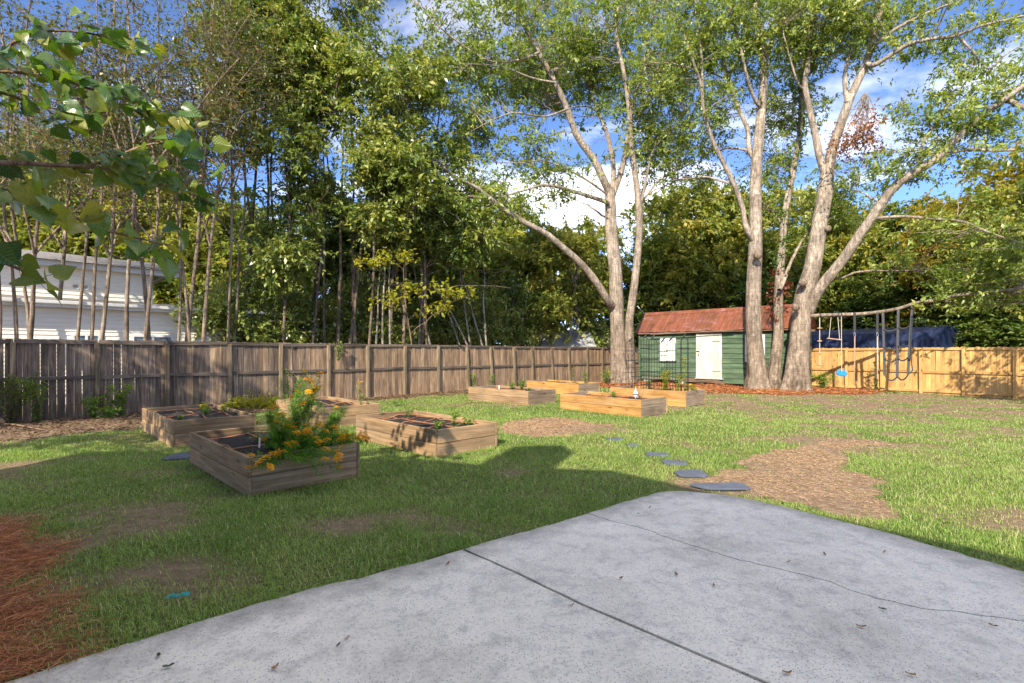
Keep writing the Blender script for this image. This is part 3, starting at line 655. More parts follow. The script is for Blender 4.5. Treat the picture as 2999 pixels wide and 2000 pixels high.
# broken skirt boards under the door
obj('skirt_board', prism_me([(2.35, 0.14), (3.0, 0.12), (3.3, 0.16), (3.55, 0.13), (4.25, 0.10), (4.28, 0.16), (3.9, 0.27), (3.3, 0.31), (2.4, 0.33)], 0.02, M['old_plank'], axis='y'), shed, (0, -0.012, 0))
obj('door_sill', box_me(1.3, 0.07, 0.04, M['door_white'], 0.004, (0, 1, 0)), shed, (D0 - 0.05, -0.005, DZ0 - 0.045))
door = empty('door', (0, 0, 0)); door.parent = shed
xs_ = np.linspace(D0 + 0.1, D1, 7)
for a, b_ in zip(xs_[:-1], xs_[1:]):
    obj('plank', box_me(round(b_ - a - 0.004, 3), 0.026, DZ1 - DZ0, M['door_white'], 0.003, (0, 1, 0)), door, (a, -0.012 - rg.uniform(0, .003), DZ0))
obj('door_frame', box_me(0.095, 0.04, DZ1 - DZ0 + 0.02, M['door_white'], 0.004, (0, 1, 0)), door, (D0, -0.008, DZ0))
for z in (0.66, 2.02):
    obj('hinge', box_me(0.36, 0.010, 0.035, M['rust'], 0.003, (1, 1, 0.5)), door, (D1 - 0.06, -0.043, z))
obj('latch', box_me(0.15, 0.02, 0.045, M['iron'], 0.004), door, (D0 + 0.09, -0.058, 1.56))
obj('latch', box_me(0.05, 0.02, 0.05, M['iron'], 0.004), door, (D0 + 0.12, -0.058, 1.40))
for (a, b_, lo, hi, nb) in ((1.14, 1.95, 1.10, 2.25, 4), (5.13, 5.94, 1.10, 2.28, 4)):
    sh = empty('window_shutter', (0, 0, 0)); sh.parent = shed
    q = np.linspace(a, b_, nb + 1)
    for i in range(nb): obj('plank', box_me(round(q[1] - q[0] - 0.003, 3), 0.025, hi - lo, M['trim_white'], 0.003, (0, 1, 0)), sh, (q[i], -0.012, lo))
    obj('sill', box_me(b_ - a + 0.06, 0.05, 0.035, M['shed_worn'], 0.003, (0, 1, 0)), sh, (a - 0.03, -0.012, lo - 0.04))
    obj('hinge', box_me(0.32, 0.01, 0.03, M['rust'], 0.002, (0, 1, 0.5)), sh, (a + 0.02, -0.040, lo + 0.27))
# metal roof sheets, each with ribs
ov = 0.22; slope = math.atan2(SRZ - SE, SD / 2); sl_len = (SD / 2 + ov) / math.cos(slope)
def roof_sheet(w, L):
    n_ = 13; xs = np.linspace(0, w, n_); V, F = [], []
    for j, y in enumerate((0, L)):
        for i, x in enumerate(xs):
            V.append((x, y, 0.016 if i in (0, 1, 6, 11, 12) else 0.0))
    for i in range(n_ - 1): F.append((i, i + 1, n_ + i + 1, n_ + i))
    return new_mesh('roof_sheet', V, F, M['roof_rust'])
nsh = 8; wsh = (SLn + 0.36) / nsh
rs_me = [roof_sheet(wsh + 0.03, sl_len + q) for q in (0.0, 0.02, -0.015)]
for i in range(nsh):
    x = -0.18 + i * wsh
    obj('roof_sheet', rs_me[i % 3], shed, (x, -ov, SE - ov * math.tan(slope) + 0.06 + 0.004 * (i % 2)), (slope, 0, rg.normal(0, .004)))
    obj('roof_sheet', rs_me[i % 3], shed, (x + wsh, SD + ov, SE - ov * math.tan(slope) + 0.06 + 0.004 * (i % 2)), (slope, 0, math.pi))
obj('ridge_cap', prism_me([(-0.15, -0.14), (0, 0), (0.15, -0.14), (0.15, -0.12), (0, 0.025), (-0.15, -0.12)], SLn + 0.38, M['roof_rust'], axis='x'), shed, (-0.19, SD / 2, SRZ + 0.085))
for y in (-ov + 0.06, SD + ov - 0.06):
    obj('rafter_board', box_me(SLn + 0.2, 0.03, 0.09, M['old_plank'], 0.003, (0, 0.5, 0.5)), shed, (-0.1, y, SE - (ov - .06) * math.tan(slope) - 0.02))
obj('eave_pole', new_mesh('eave_pole', *tubes(np.array([[0.75, -0.28, 2.40], [2.4, -0.285, 2.43], [4.75, -0.28, 2.50]]), np.array([0.024, 0.026, 0.02]), 7), M['old_plank']), shed)
obj('brace', box_me(0.07, 0.025, 1.75, M['old_plank'], 0.003, (0.5, 0.5, 0)), shed, (SLn + 0.035, 0.55, 0.3), (R(-24), 0, 0))
for x in (0.35, 2.2, 3.9, 5.6, 7.0):
    for y in (0.2, SD - 0.2):
        obj('foundation_block', box_me(0.36, 0.2, 0.2, M['tin_grey'], 0.006, (0.5, 0.5, 0)), shed, (x, y, -0.01))
obj('roof_wire', new_mesh('roof_wire', *tubes(np.array([[-0.16, SD / 2, SRZ + 0.04], [-0.45, SD / 2 - 0.02, SRZ + 0.28], [-0.62, SD / 2 - 0.02, SRZ + 0.50]]), np.array([0.022, 0.02, 0.016]), 5), M['steel']), shed)

# ------------------------------------------------------------------ neighbour's house, parallel to the old fence
HO = FL0 + np.array([-FLD[1], FLD[0]]) * 4.0
house = empty('neighbour_house', (HO[0], HO[1], 0), math.atan2(FLD[1], FLD[0]), 'cream clapboard house with stepped white roof edges behind the old fence', 'house')
HX0, HX1 = -9.0, 7.4
z = 0.3
while z < 2.86:
    obj('siding_board', box_me(HX1 - HX0, 0.02, 0.132, M['siding'], 0, (0, 1, 0)), house, (HX0, 0.0, z), (R(-10), 0, 0)); z += 0.122
obj('wall', box_me(HX1 - HX0, 6.0, 2.95, M['siding'], 0, (0, 0, 0)), house, (HX0, 0.03, 0))
for (a, b_) in ((1.35, 2.0), (2.75, 3.85)):
    wn_ = empty('window', (0, 0, 0)); wn_.parent = house
    obj('pane', box_me(b_ - a - 0.12, 0.02, 1.0, M['glass'], 0, (0, 1, 0)), wn_, (a + 0.06, -0.016, 1.0))
    obj('window_frame', box_me(b_ - a, 0.05, 0.07, M['trim_white'], 0, (0, 1, 0)), wn_, (a, -0.02, 2.0))
    for x in (a, b_ - 0.06, (a + b_) / 2 - 0.03): obj('window_frame', box_me(0.06, 0.05, 1.0, M['trim_white'], 0, (0, 1, 0)), wn_, (x, -0.022, 1.0))
# lower roof with gutter
lr = empty('lower_roof', (0, 0, 0)); lr.parent = house
obj('roof_slope', prism_me([(-0.30, 2.98), (2.0, 3.25), (2.0, 3.15), (-0.30, 2.92)], HX1 - HX0 + 0.6, M['shingle'], axis='x'), lr, (HX0 - 0.3, 0, 0))
obj('gutter', prism_me([(-0.42, 2.88), (-0.31, 2.86), (-0.31, 2.97), (-0.43, 2.97)], HX1 - HX0 + 0.6, M['trim_white'], axis='x', bev=0.008), lr, (HX0 - 0.3, 0, 0))
obj('fascia', box_me(HX1 - HX0 + 0.6, 0.025, 0.13, M['trim_white'], 0, (0, 1, 0)), lr, (HX0 - 0.3, -0.28, 2.79))
obj('soffit', box_me(HX1 - HX0 + 0.58, 0.27, 0.02, M['trim_white'], 0, (0, 1, 0)), lr, (HX0 - 0.29, 0.0, 2.80))
UX1 = 3.55
up = empty('upper_storey', (0, 0, 0)); up.parent = house
obj('wall', box_me(UX1 - HX0 - 0.04, 5.0, 1.2, M['siding'], 0, (0, 0, 0)), up, (HX0 + 0.02, 1.53, 3.1))
z = 3.2
while z < 4.25:
    obj('siding_board', box_me(UX1 - HX0, 0.02, 0.132, M['siding'], 0, (0, 1, 0)), up, (HX0, 1.5, z), (R(-10), 0, 0)); z += 0.122
obj('corner_trim', box_me(0.1, 0.05, 1.2, M['trim_white'], 0, (1, 1, 0)), up, (UX1 + 0.01, 1.49, 3.12))
obj('fascia', box_me(UX1 - HX0 + 0.75, 0.03, 0.22, M['trim_white'], 0, (0, 1, 0)), up, (HX0, 1.20, 4.13))
obj('soffit', box_me(UX1 - HX0 + 0.72, 0.5, 0.02, M['trim_white'], 0, (0, 0, 0)), up, (HX0, 1.21, 4.16))
obj('fascia', box_me(0.03, 5.5, 0.22, M['trim_white'], 0, (0, 0, 0)), up, (UX1 + 0.32, 1.20, 4.13))
obj('roof_slope', prism_me([(1.15, 4.35), (4.0, 4.95), (7, 4.35), (7, 4.30), (1.0, 4.30)], UX1 - HX0 + 0.8, M['shingle'], axis='x'), up, (HX0, 0, 0))
for a in (1.55, 1.78):
    obj('lamp', new_mesh('lamp', *tubes(np.array([[a, 1.47, 3.62], [a, 1.36, 3.60], [a, 1.28, 3.56]]), np.array([0.045, 0.05, 0.085]), 10), M['white_plastic']), up)

# ------------------------------------------------------------------ buildings beyond the back corner
def shed_far(name, label, cat, c, rz, L, W, eave, ridge, wallm, roofm, ribs=0.45, over=0.25):
    e_ = empty(name, (c[0], c[1], 0), rz, label, cat)
    obj('wall', box_me(L, W, eave, M[wallm], 0, (0.5, 0.5, 0)), e_)
    for x in (-L / 2, L / 2 - 0.03): obj('gable', prism_me([(-W/2, eave), (W/2, eave), (0, ridge)], 0.03, M[wallm], axis='x'), e_, (x, 0, 0))
    s_ = math.atan2(ridge - eave, W / 2); ln = (W / 2 + over) / math.cos(s_)
    n_ = int((L + 2 * over) / ribs)
    for sgn in (-1, 1):
        obj('roof_panel', box_me(L + 2 * over, ln, 0.03, M[roofm], 0, (0.5, 0, 0)), e_, (0, sgn * (W / 2 + over), eave - over * math.tan(s_) + 0.02), (s_, 0, 0 if sgn < 0 else math.pi))
    obj('trim', box_me(0.04, W, 0.12, M['trim_white'], 0, (0, 0.5, 0)), e_, (-L / 2 - 0.03, 0, eave - 0.08))
    return e_, s_
def wxy(px, d): return ((px - 1500) / FPX * d, d)
shed_far('storage_shed', 'small white outbuilding with pale tin roof behind the old fence', 'outbuilding', wxy(1655, 31.5), R(8), 2.7, 2.2, 2.0, 2.75, 'trim_white', 'tin_grey')
e_, s_ = shed_far('storage_shed', 'beige gabled outbuilding between old fence and forked trunk', 'outbuilding', (6.35, 35.4), R(76), 4.0, 3.0, 2.2, 2.95, 'siding_beige', 'blue_metal')
for x in np.arange(-1.4, 1.41, .35):
    obj('batten', box_me(0.03, 0.03, 1.95, M['siding_beige'], 0, (1, 0.5, 0)), e_, (-2.0, x, 0.2))
shed_far('storage_shed', 'dark blue roofed outbuilding showing between forked trunk and green shed', 'outbuilding', wxy(1838, 39), R(-6), 5.0, 3.0, 2.3, 3.2, 'siding_beige', 'blue_metal')
# long blue ribbed carport beyond the new fence
cb = empty('blue_carport', (0, 0, 0), 0, 'long dark blue metal carport roof behind the new fence', 'carport')
ca = np.array([*wxy(2310, 27.5)]); cb_ = np.array([*wxy(2752, 22.0)]); cd = cb_ - ca; cl = np.linalg.norm(cd); cd /= cl
cb.location = (ca[0], ca[1], 0); cb.rotation_euler = (0, 0, math.atan2(cd[1], cd[0]))
prof = [(0.0, 1.1), (0.0, 1.75), (0.10, 2.10), (0.35, 2.42), (0.75, 2.60), (1.6, 2.72), (2.45, 2.60), (2.85, 2.42), (3.1, 2.10), (3.2, 1.75), (3.2, 1.1)]
npan = int(cl / 0.9); pw = cl / npan
def carport_panel():
    V, F = [], []; xs = np.linspace(0, pw, 9); n_ = len(prof)
    for i, x in enumerate(xs):
        o_ = 0.014 if i in (0, 4, 8) else 0.0
        for (y, z_) in prof:
            c_ = np.array([y - 1.6, z_ - 1.6]); c_ = c_ / np.linalg.norm(c_); V.append((x, y + c_[0] * o_, z_ + c_[1] * o_))
    for i in range(8):
        for j in range(n_ - 1): F.append((i * n_ + j, i * n_ + j + 1, (i + 1) * n_ + j + 1, (i + 1) * n_ + j))
    return new_mesh('roof_panel', V, F, M['blue_metal'])
cpm = carport_panel()
for i in range(npan): obj('roof_panel', cpm, cb, (i * pw, 0, 0.004 * (i % 2)))
obj('end_panel', prism_me(prof, 0.03, M['blue_metal'], axis='x'), cb, (cl - 0.04, 0, -0.03))
for x in np.linspace(0.3, cl - 0.3, 5):
    for y in (0.06, 3.14): obj('post', box_me(0.06, 0.06, 1.6, M['steel'], 0, (0.5, 0.5, 0)), cb, (x, y, 0))

# ------------------------------------------------------------------ own house behind the camera (throws the big shadow)
own = empty('own_house', (0, 0, 0), 0, 'house behind the photographer casting the broad lawn shadow', 'house')
HP = [(2.6, -4.1), (1.39, -2.68), (-0.14, -0.89), (-1.01, 0.06), (-2.78, 0.39), (-3.26, 0.62), (-6.4, 1.06), (-8.7, 1.35), (-9.5, -9.5), (5.0, -9.5), (5.0, -7.0)]
HW = [(1.9, -4.6), (0.85, -3.3), (-0.62, -1.50), (-1.35, -0.62), (-2.95, -0.28), (-3.4, -0.05), (-6.4, 0.42), (-8.2, 0.70), (-9.0, -9.0), (4.5, -9.0), (4.5, -7.7)]
obj('wall', prism_me(HW, 4.70, M['siding'], axis='z'), own)
obj('roof', prism_me(HP, 0.20, M['shingle'], axis='z'), own, (0, 0, 4.70))
obj('chimney', box_me(0.80, 0.6, 6.25, M['siding_beige'], 0.02, (0.5, 0.5, 0)), own, (-2.45, -0.30, 0), (0, 0, R(12)))
obj('window', box_me(1.4, 0.06, 1.2, M['glass'], 0, (0.5, 0.5, 0)), own, (-4.9, 0.18, 1.1), (0, 0, R(8.9)))

# ------------------------------------------------------------------ raised beds
def build_bed(i):
    x0, y0, rot, W, L, H, ml, me_, lab = BEDS[i]
    rg_ = np.random.default_rng(100 + i)
    b = empty('raised_bed', (x0, y0, 0), R(rot), lab, 'raised bed', 'wooden raised beds')
    t = 0.038; hb = H / 2
    for lev in range(2):
        z = lev * hb
        for x in (0, W - t):
            obj('board', box_me(L, t, hb - 0.006, M[ml], 0.005, (0, 1, 0)), b, (x, rg_.normal(0, .003), z + 0.003), (0, 0, R(90)))
        for y in (0.002, L - t - 0.002):
            obj('board', box_me(W - 2 * t - 0.004, t, hb - 0.006, M[me_], 0.005, (0, 0, 0)), b, (t + 0.002, y + rg_.normal(0, .002), z + 0.003))
    for x in (t + 0.03, W - t - 0.03):
        for y in (t + 0.05, L - t - 0.05):
            obj('corner_block', box_me(0.055, 0.085, H - 0.05, M['bed_tan'], 0.003, (0.5, 0.5, 0)), b, (x, y, 0.0))
    # soil
    sx = np.linspace(t + .001, W - t - .001, 14); sy = np.linspace(t + .003, L - t - .003, 26)
    SX, SY = np.meshgrid(sx, sy); p = np.c_[SX.ravel(), SY.ravel()]
    z = H - 0.085 + (fnoise(p, 4.0, i * 11.0) - 0.5) * 0.10
    ii_ = np.arange(len(p)).reshape(26, 14)
    F = np.stack([ii_[:-1, :-1], ii_[:-1, 1:], ii_[1:, 1:], ii_[1:, :-1]], -1).reshape(-1, 4)
    obj('soil', new_mesh('soil', np.c_[p, z], F, M['soil'], smooth=True), b)
    return b
for i in range(len(BEDS)): build_bed(i)
# drip hoses lying on the soil
HL = ['brown drip hose curling over dark soil beside the orange flowers', 'brown drip hose looped in the sun-striped bed near the fence', 'brown drip hose in the bed behind the flowers',
      'brown drip hose grid in the bed with flower shadows', 'brown drip hose in the bed with the white plant tag', 'brown drip hose in the farthest raised bed', 'brown drip hose in the orange-brown bed', 'brown drip hose at the foot of the trellises']
for i in range(len(BEDS)):
    rg_ = np.random.default_rng(300 + i); W, L, H = BEDS[i][3], BEDS[i][4], BEDS[i][5]
    parts = []
    def line(a, b_, n_=14):
        t = np.linspace(0, 1, n_)[:, None]; p = np.array(a) * (1 - t) + np.array(b_) * t
        w = np.cumsum(rg_.normal(0, 0.012, (n_, 2)), axis=0); w -= t * w[-1]; p = p + w
        z = H - 0.085 + (fnoise(p, 4.0, i * 11.0) - 0.5) * 0.10 + 0.012
        parts.append(tubes(np.c_[p, z], np.full(n_, 0.0095), 6))
    m_ = 0.16
    line((m_, m_), (m_, L - m_)); line((W - m_, m_), (W - m_, L - m_)); line((m_, m_), (W - m_, m_)); line((m_, L - m_), (W - m_, L - m_))
    line((W * .5, m_), (W * .5 + .05, L - m_))
    for q in ((0.3, 0.55, 0.75) if i == 3 else (0.45,)): line((m_, L * q), (W - m_, L * q + .1))
    o = obj('drip_hose', new_mesh('drip_hose', *join_vf(parts), M['hose'], smooth=True), loc=(BEDS[i][0], BEDS[i][1], 0), rot=(0, 0, R(BEDS[i][2])), label=HL[i], cat='hose', group='drip hoses in the beds')

# ------------------------------------------------------------------ trees
def bez(a, b_, lift, n_, rg_, jit):
    t = np.linspace(0, 1, n_)[None, :, None]
    mid = (a + b_) / 2 + lift
    p = (1 - t) ** 2 * a[:, None] + 2 * t * (1 - t) * mid[:, None] + t ** 2 * b_[:, None]
    L = np.linalg.norm(b_ - a, axis=1)[:, None, None]
    p = p + rg_.normal(0, 1, p.shape) * jit * L * np.sin(np.pi * t)
    return p
def clump_leaves(C, r, k, size, rg_, aspect=0.45, flat=0.6, up=0.9, spread=0.55, sprays=7):
    """leaves set along short sprays that fan out from every clump centre"""
    m_ = len(C)
    SD = rg_.normal(0, 1, (m_, sprays, 3)) * np.array([1, 1, flat]); SD[..., 2] += 0.15; SD = unit(SD)
    SL_ = (r[:, None] * rg_.uniform(0.7, 1.9, (m_, sprays)))
    S0 = C[:, None] + rg_.normal(0, 1, (m_, sprays, 3)) * (r[:, None, None] * spread * 0.45)
    j = rg_.integers(0, sprays, (m_, k)); I = np.arange(m_)[:, None]
    t = rg_.uniform(0.08, 1.0, (m_, k)) ** 0.8
    d = SD[I, j]
    P = S0[I, j] + d * (SL_[I, j] * t)[..., None]; P[..., 2] -= 0.22 * SL_[I, j] * t ** 2
    P = (P + rg_.normal(0, 1, P.shape) * 0.045).reshape(-1, 3); d = d.reshape(-1, 3)
    D = rg_.normal(0, 1, P.shape) * 0.75 + d * 0.8; D[:, 2] -= 0.25
    N = rg_.normal(0, 0.55, P.shape); N[:, 2] += up; N[:, 1] -= 0.25
    L = size * np.clip(rg_.lognormal(0, 0.30, len(P)), 0.5, 1.9); W = L * aspect * rg_.uniform(0.8, 1.25, len(P))
    V, F = leaf_mesh(P, D, N, L, W)
    # leaves of one clump share a tone, single leaves vary
    tone = np.clip(np.repeat(rg_.beta(1.6, 1.9, m_), k) * 0.6 + rg_.beta(1.5, 2.0, len(P)) * 0.4, 0, 1)
    return V, F, tone
def sample_ells(ells, n_, rg_, gap_sc=0.55, gap_th=0.42, shell=0.35):
    w = np.array([e[6] if len(e) > 6 else 1.0 for e in ells]); w = w / w.sum()
    out = []; tot = 0
    while tot < n_:
        k = rg_.choice(len(ells), 4 * n_, p=w); e = np.array([q[:6] for q in ells])[k]
        d = unit(rg_.normal(0, 1, (4 * n_, 3))); r_ = (shell ** 3 + (1 - shell ** 3) * rg_.random(4 * n_)) ** (1 / 3)
        p = e[:, :3] + d * r_[:, None] * e[:, 3:6]
        p = p[fnoise(p, gap_sc, rg_.uniform(0, 40) if tot == 0 else 13.0) > gap_th]
        out.append(p); tot += len(p)
    return np.concatenate(out)[:n_]
def far_pick(C, k):
    idx = [0]; d = np.linalg.norm(C - C[0], axis=1)
    for _ in range(k - 1):
        j = int(np.argmax(d)); idx.append(j); d = np.minimum(d, np.linalg.norm(C - C[j], axis=1))
    return np.array(idx)
def build_tree(name, label, base, stems, clumps, k, size, bark, leaf, seed, group=None, primary=12, clump_r=0.5, aspect=0.45, cat='tree',
               limb_r=0.05, twig_r=0.012, up=0.9, flat=0.6, bare_twigs=0, sides=9, extra=None, spread=0.55, limb_from=0.25, stem_n=18, roots=0.0):
    rg_ = np.random.default_rng(seed)
    base = np.array([base[0], base[1], base[2] if len(base) > 2 else 0.0])
    t_ = empty(name, tuple(base), 0, label, cat, group)
    parts = []; nodes = []; nrad = []
    for s in stems:
        p, r_ = resample(s[0], s[1], stem_n); p = p - base
        if len(s) < 3: p = p + np.cumsum(rg_.normal(0, 0.010, p.shape), axis=0) * np.linspace(0, 1, len(p))[:, None]
        if roots and p[0, 2] < 0.3:
            parts.append(root_flare(p, r_, rg_, roots))
        else: parts.append(tubes(p, r_, sides))
        nodes.append(p); nrad.append(r_)
    N = np.concatenate(nodes); NR = np.concatenate(nrad)
    C = clumps - base
    if primary:
        pi = far_pick(C, min(primary, len(C))); E_ = C[pi]
        ok = np.arange(len(N))[N[:, 2] > limb_from * N[:, 2].max()]
        cand = N[ok]
        hd = np.linalg.norm((E_[:, None, :2] - cand[None, :, :2]), axis=2); vz = E_[:, None, 2] - cand[None, :, 2]
        cost = np.hypot(hd, vz) + np.where(vz < 0.25 * hd, 3.0, 0.0) + np.abs(vz - 0.7 * hd) * 0.5
        j = ok[np.argmin(cost, axis=1)]
        A = N[j]; lift = np.zeros_like(A); lift[:, 2] = 0.12 * np.linalg.norm(E_ - A, axis=1)
        lp = bez(A, E_, lift, 9, rg_, 0.022)
        r0 = np.minimum(NR[j] * 0.6, limb_r)[:, None] * np.linspace(1, 0.25, 9)[None]
        parts.append(tubes(lp, r0, 6))
        N2 = np.concatenate([N[N[:, 2] > limb_from * N[:, 2].max()], lp.reshape(-1, 3)])
    else: N2 = N[N[:, 2] > limb_from * N[:, 2].max()]
    # twigs to every clump
    T = np.concatenate([C, C[rg_.integers(0, len(C), bare_twigs)] + rg_.normal(0, clump_r, (bare_twigs, 3))]) if bare_twigs else C
    j = np.empty(len(T), int)
    for a in range(0, len(T), 400):
        dd = np.linalg.norm(T[a:a + 400, None] - N2[None], axis=2) + np.maximum(0, N2[None, :, 2] - T[a:a + 400, None, 2]) * 1.0
        j[a:a + 400] = np.argmin(dd, axis=1)
    tw = bez(N2[j], T, np.array([[0, 0, 0.08]]) * np.ones((len(T), 1)), 6, rg_, 0.04)
    L = np.linalg.norm(T - N2[j], axis=1)
    rr_ = (twig_r * np.clip(L / 1.2, 0.5, 2.2))[:, None] * np.linspace(1, 0.35, 6)[None]
    tV, tF = tubes(tw, rr_, 4)
    obj('trunk', new_mesh('trunk', *join_vf(parts), M[bark], smooth=True), t_)
    tb = obj('branch', new_mesh('branch', tV, tF, M[bark], smooth=True), t_); tb['kind'] = 'stuff'
    if k:
        V, F, tone = clump_leaves(C, np.full(len(C), clump_r) * rg_.uniform(0.6, 1.3, len(C)), k, size, rg_, aspect, flat, up, spread)
        if extra is not None:
            V2, F2, t2 = extra; F = np.concatenate([F, F2 + len(V)]); V = np.concatenate([V, V2 - base]); tone = np.concatenate([tone, t2])
        cr_ = obj('crown', new_mesh('crown', V, F, M[leaf], rnd=tone), t_)
    return t_
def root_flare(p, r_, rg_, amt, sides=28):
    n_ = len(p); th = np.arange(sides) / sides * 2 * np.pi
    nb = 6; ph = rg_.uniform(0, 6.28)
    V = []
    T = unit(np.gradient(p, axis=0)); 
    for i in range(n_):
        h = max(p[i, 2], 0.0)
        f = math.exp(-h / 0.65) * amt
        lob = 1 + f * (0.55 + 0.45 * np.cos(nb * th + ph + 0.5 * np.sin(2 * th))) + 0.035 * np.sin(3 * th + p[i, 2] * 0.9 + ph) + 0.02 * np.sin(7 * th - p[i, 2] * 1.7)
        a = unit(np.cross(T[i], np.array([1.0, 0, 0]))); b_ = np.cross(T[i], a)
        V.append(p[i] + (np.cos(th)[:, None] * a + np.sin(th)[:, None] * b_) * (r_[i] * lob)[:, None])
    V = np.concatenate(V); idx = np.arange(n_ * sides).reshape(n_, sides)
    a = idx[:-1]; b_ = np.roll(a, -1, 1); d = idx[1:]; c = np.roll(d, -1, 1)
    return V, np.stack([a, b_, c, d], -1).reshape(-1, 4)
TRUNK_SLIM = 0.8
def trace(pts, d0, d1, r0, r1):
    """limb along pixels of the photograph, its distance running from d0 to d1"""
    n_ = len(pts); dd = np.linspace(d0, d1, n_)
    return (np.array([at(x, y, d) for (x, y), d in zip(pts, dd)]), np.linspace(r0, r1, n_) * TRUNK_SLIM)
def along(stems, rg_, n_, sig, lo=0.45, up=0.35):
    """clump centres scattered round the outer part of traced limbs"""
    out = []
    Ls = np.array([np.linalg.norm(np.diff(s[0], axis=0), axis=1).sum() for s in stems]); w = Ls / Ls.sum()
    for s, q in zip(stems, w):
        m_ = max(3, int(n_ * q)); p, r_ = resample(s[0], s[1], 40)
        t = rg_.uniform(lo, 1.02, m_) * 39; i = np.clip(t.astype(int), 0, 38); f = np.clip(t - i, 0, 1.2)[:, None]
        c = p[i] * (1 - f) + p[i + 1] * f
        out.append(c + rg_.normal(0, sig, c.shape) * np.array([1, 1, 0.8]) + np.array([0, 0, up]))
    return np.concatenate(out)

rng = np.random.default_rng(4242)
# --- forked oak left of the shed
D = 24.4
wood1 = [
    trace([(1815, 1122), (1813, 1080), (1811, 1000), (1807, 874), (1804, 797), (1791, 670), (1790, 606), (1788, 560)], D, D, 0.50, 0.30),
    trace([(1788, 568), (1769, 529), (1743, 472), (1689, 395), (1663, 319), (1628, 242), (1580, 153), (1542, 83), (1510, 25), (1465, -60), (1430, -150)], D, D - 2.5, 0.25, 0.05),
    trace([(1790, 575), (1797, 497), (1788, 434), (1775, 383), (1756, 338), (1730, 260), (1725, 150), (1700, 40)], D, D + 2, 0.18, 0.03),
    trace([(1792, 580), (1823, 491), (1835, 434), (1848, 357), (1852, 306), (1880, 223), (1900, 120), (1915, 0), (1920, -100)], D, D + 1, 0.19, 0.04),
    trace([(1846, 1120), (1845, 1000), (1842, 957), (1855, 861), (1867, 753), (1874, 638), (1867, 561), (1855, 472), (1845, 383), (1842, 319), (1828, 223), (1804, 96), (1810, 0), (1815, -120)], D - 0.1, D - 1.2, 0.27, 0.07),
    trace([(1874, 610), (1883, 574), (1899, 497), (1912, 440), (1963, 383), (2010, 330)], D - 0.4, D - 1.5, 0.10, 0.02),
    trace([(1874, 600), (1938, 523), (2000, 491), (2060, 470)], D - 0.4, D - 1.0, 0.08, 0.015),
    trace([(1800, 900), (1785, 887), (1753, 836), (1702, 772), (1651, 727), (1600, 686), (1542, 654), (1472, 609), (1421, 568), (1383, 542), (1338, 523), (1306, 497)], D, D - 4.5, 0.26, 0.06),
    trace([(1425, 575), (1415, 580), (1370, 574), (1325, 593), (1290, 600)], D - 3.6, D - 4.4, 0.07, 0.02),
    trace([(1785, 596), (1772, 590), (1714, 571), (1638, 549), (1593, 542), (1542, 555), (1478, 574), (1430, 600)], D, D - 3, 0.15, 0.02),
    trace([(1785, 575), (1759, 555), (1702, 517), (1638, 485), (1587, 472), (1523, 478), (1450, 475)], D, D - 2, 0.08, 0.015),
    trace([(1580, 153), (1540, 170), (1440, 180), (1330, 120), (1260, 60), (1230, 30)], D - 1.9, D - 3.5, 0.08, 0.02),
    trace([(1628, 242), (1560, 230), (1480, 200), (1380, 190)], D - 1.7, D - 3, 0.06, 0.015),
    trace([(1663, 319), (1600, 340), (1500, 330), (1420, 360), (1340, 400)], D - 1.5, D - 3.2, 0.06, 0.012),
]
rg1 = np.random.default_rng(1)
c1 = np.concatenate([along(wood1[1:4] + wood1[5:7], rg1, 135, 1.0, 0.42), along(wood1[4:5], rg1, 40, 1.0, 0.62), along(wood1[7:8], rg1, 18, 0.7, 0.72), along(wood1[8:], rg1, 130, 0.75, 0.35),
    sample_ells([(at(1500, 90, 23)[0], 23, at(1500, 90, 23)[2], 3.4, 3, 2.4, 1), (at(1850, 30, 24)[0], 24.5, at(1850, 30, 24)[2], 3.2, 3, 3.2, 1.2), (at(1620, 60, 24)[0], 25, at(1620, 60, 24)[2], 3, 3, 3.2, 1),
                 (at(1960, 330, 25)[0], 25.5, at(1960, 330, 25)[2], 1.8, 2.0, 2.2, .5), (at(1900, 230, 23)[0], 22.8, at(1900, 230, 23)[2], 1.6, 1.4, 1.5, .5), (at(1350, 260, 22)[0], 22.5, at(1350, 260, 22)[2], 1.5, 1.6, 2.6, .5)], 420, rg1, 0.6, 0.47)])
c1[:, 1] += 0.9
build_tree('oak_tree', 'pale forked tree with a long bare limb reaching left over the old fence', (T1[0], T1[1]), wood1, c1, 100, 0.15, 'bark_pale', 'oak_leaf', 11, primary=26, clump_r=0.55, limb_r=0.07,
           bare_twigs=1100, sides=12, limb_from=0.30, stem_n=26, aspect=0.42, roots=0.55)
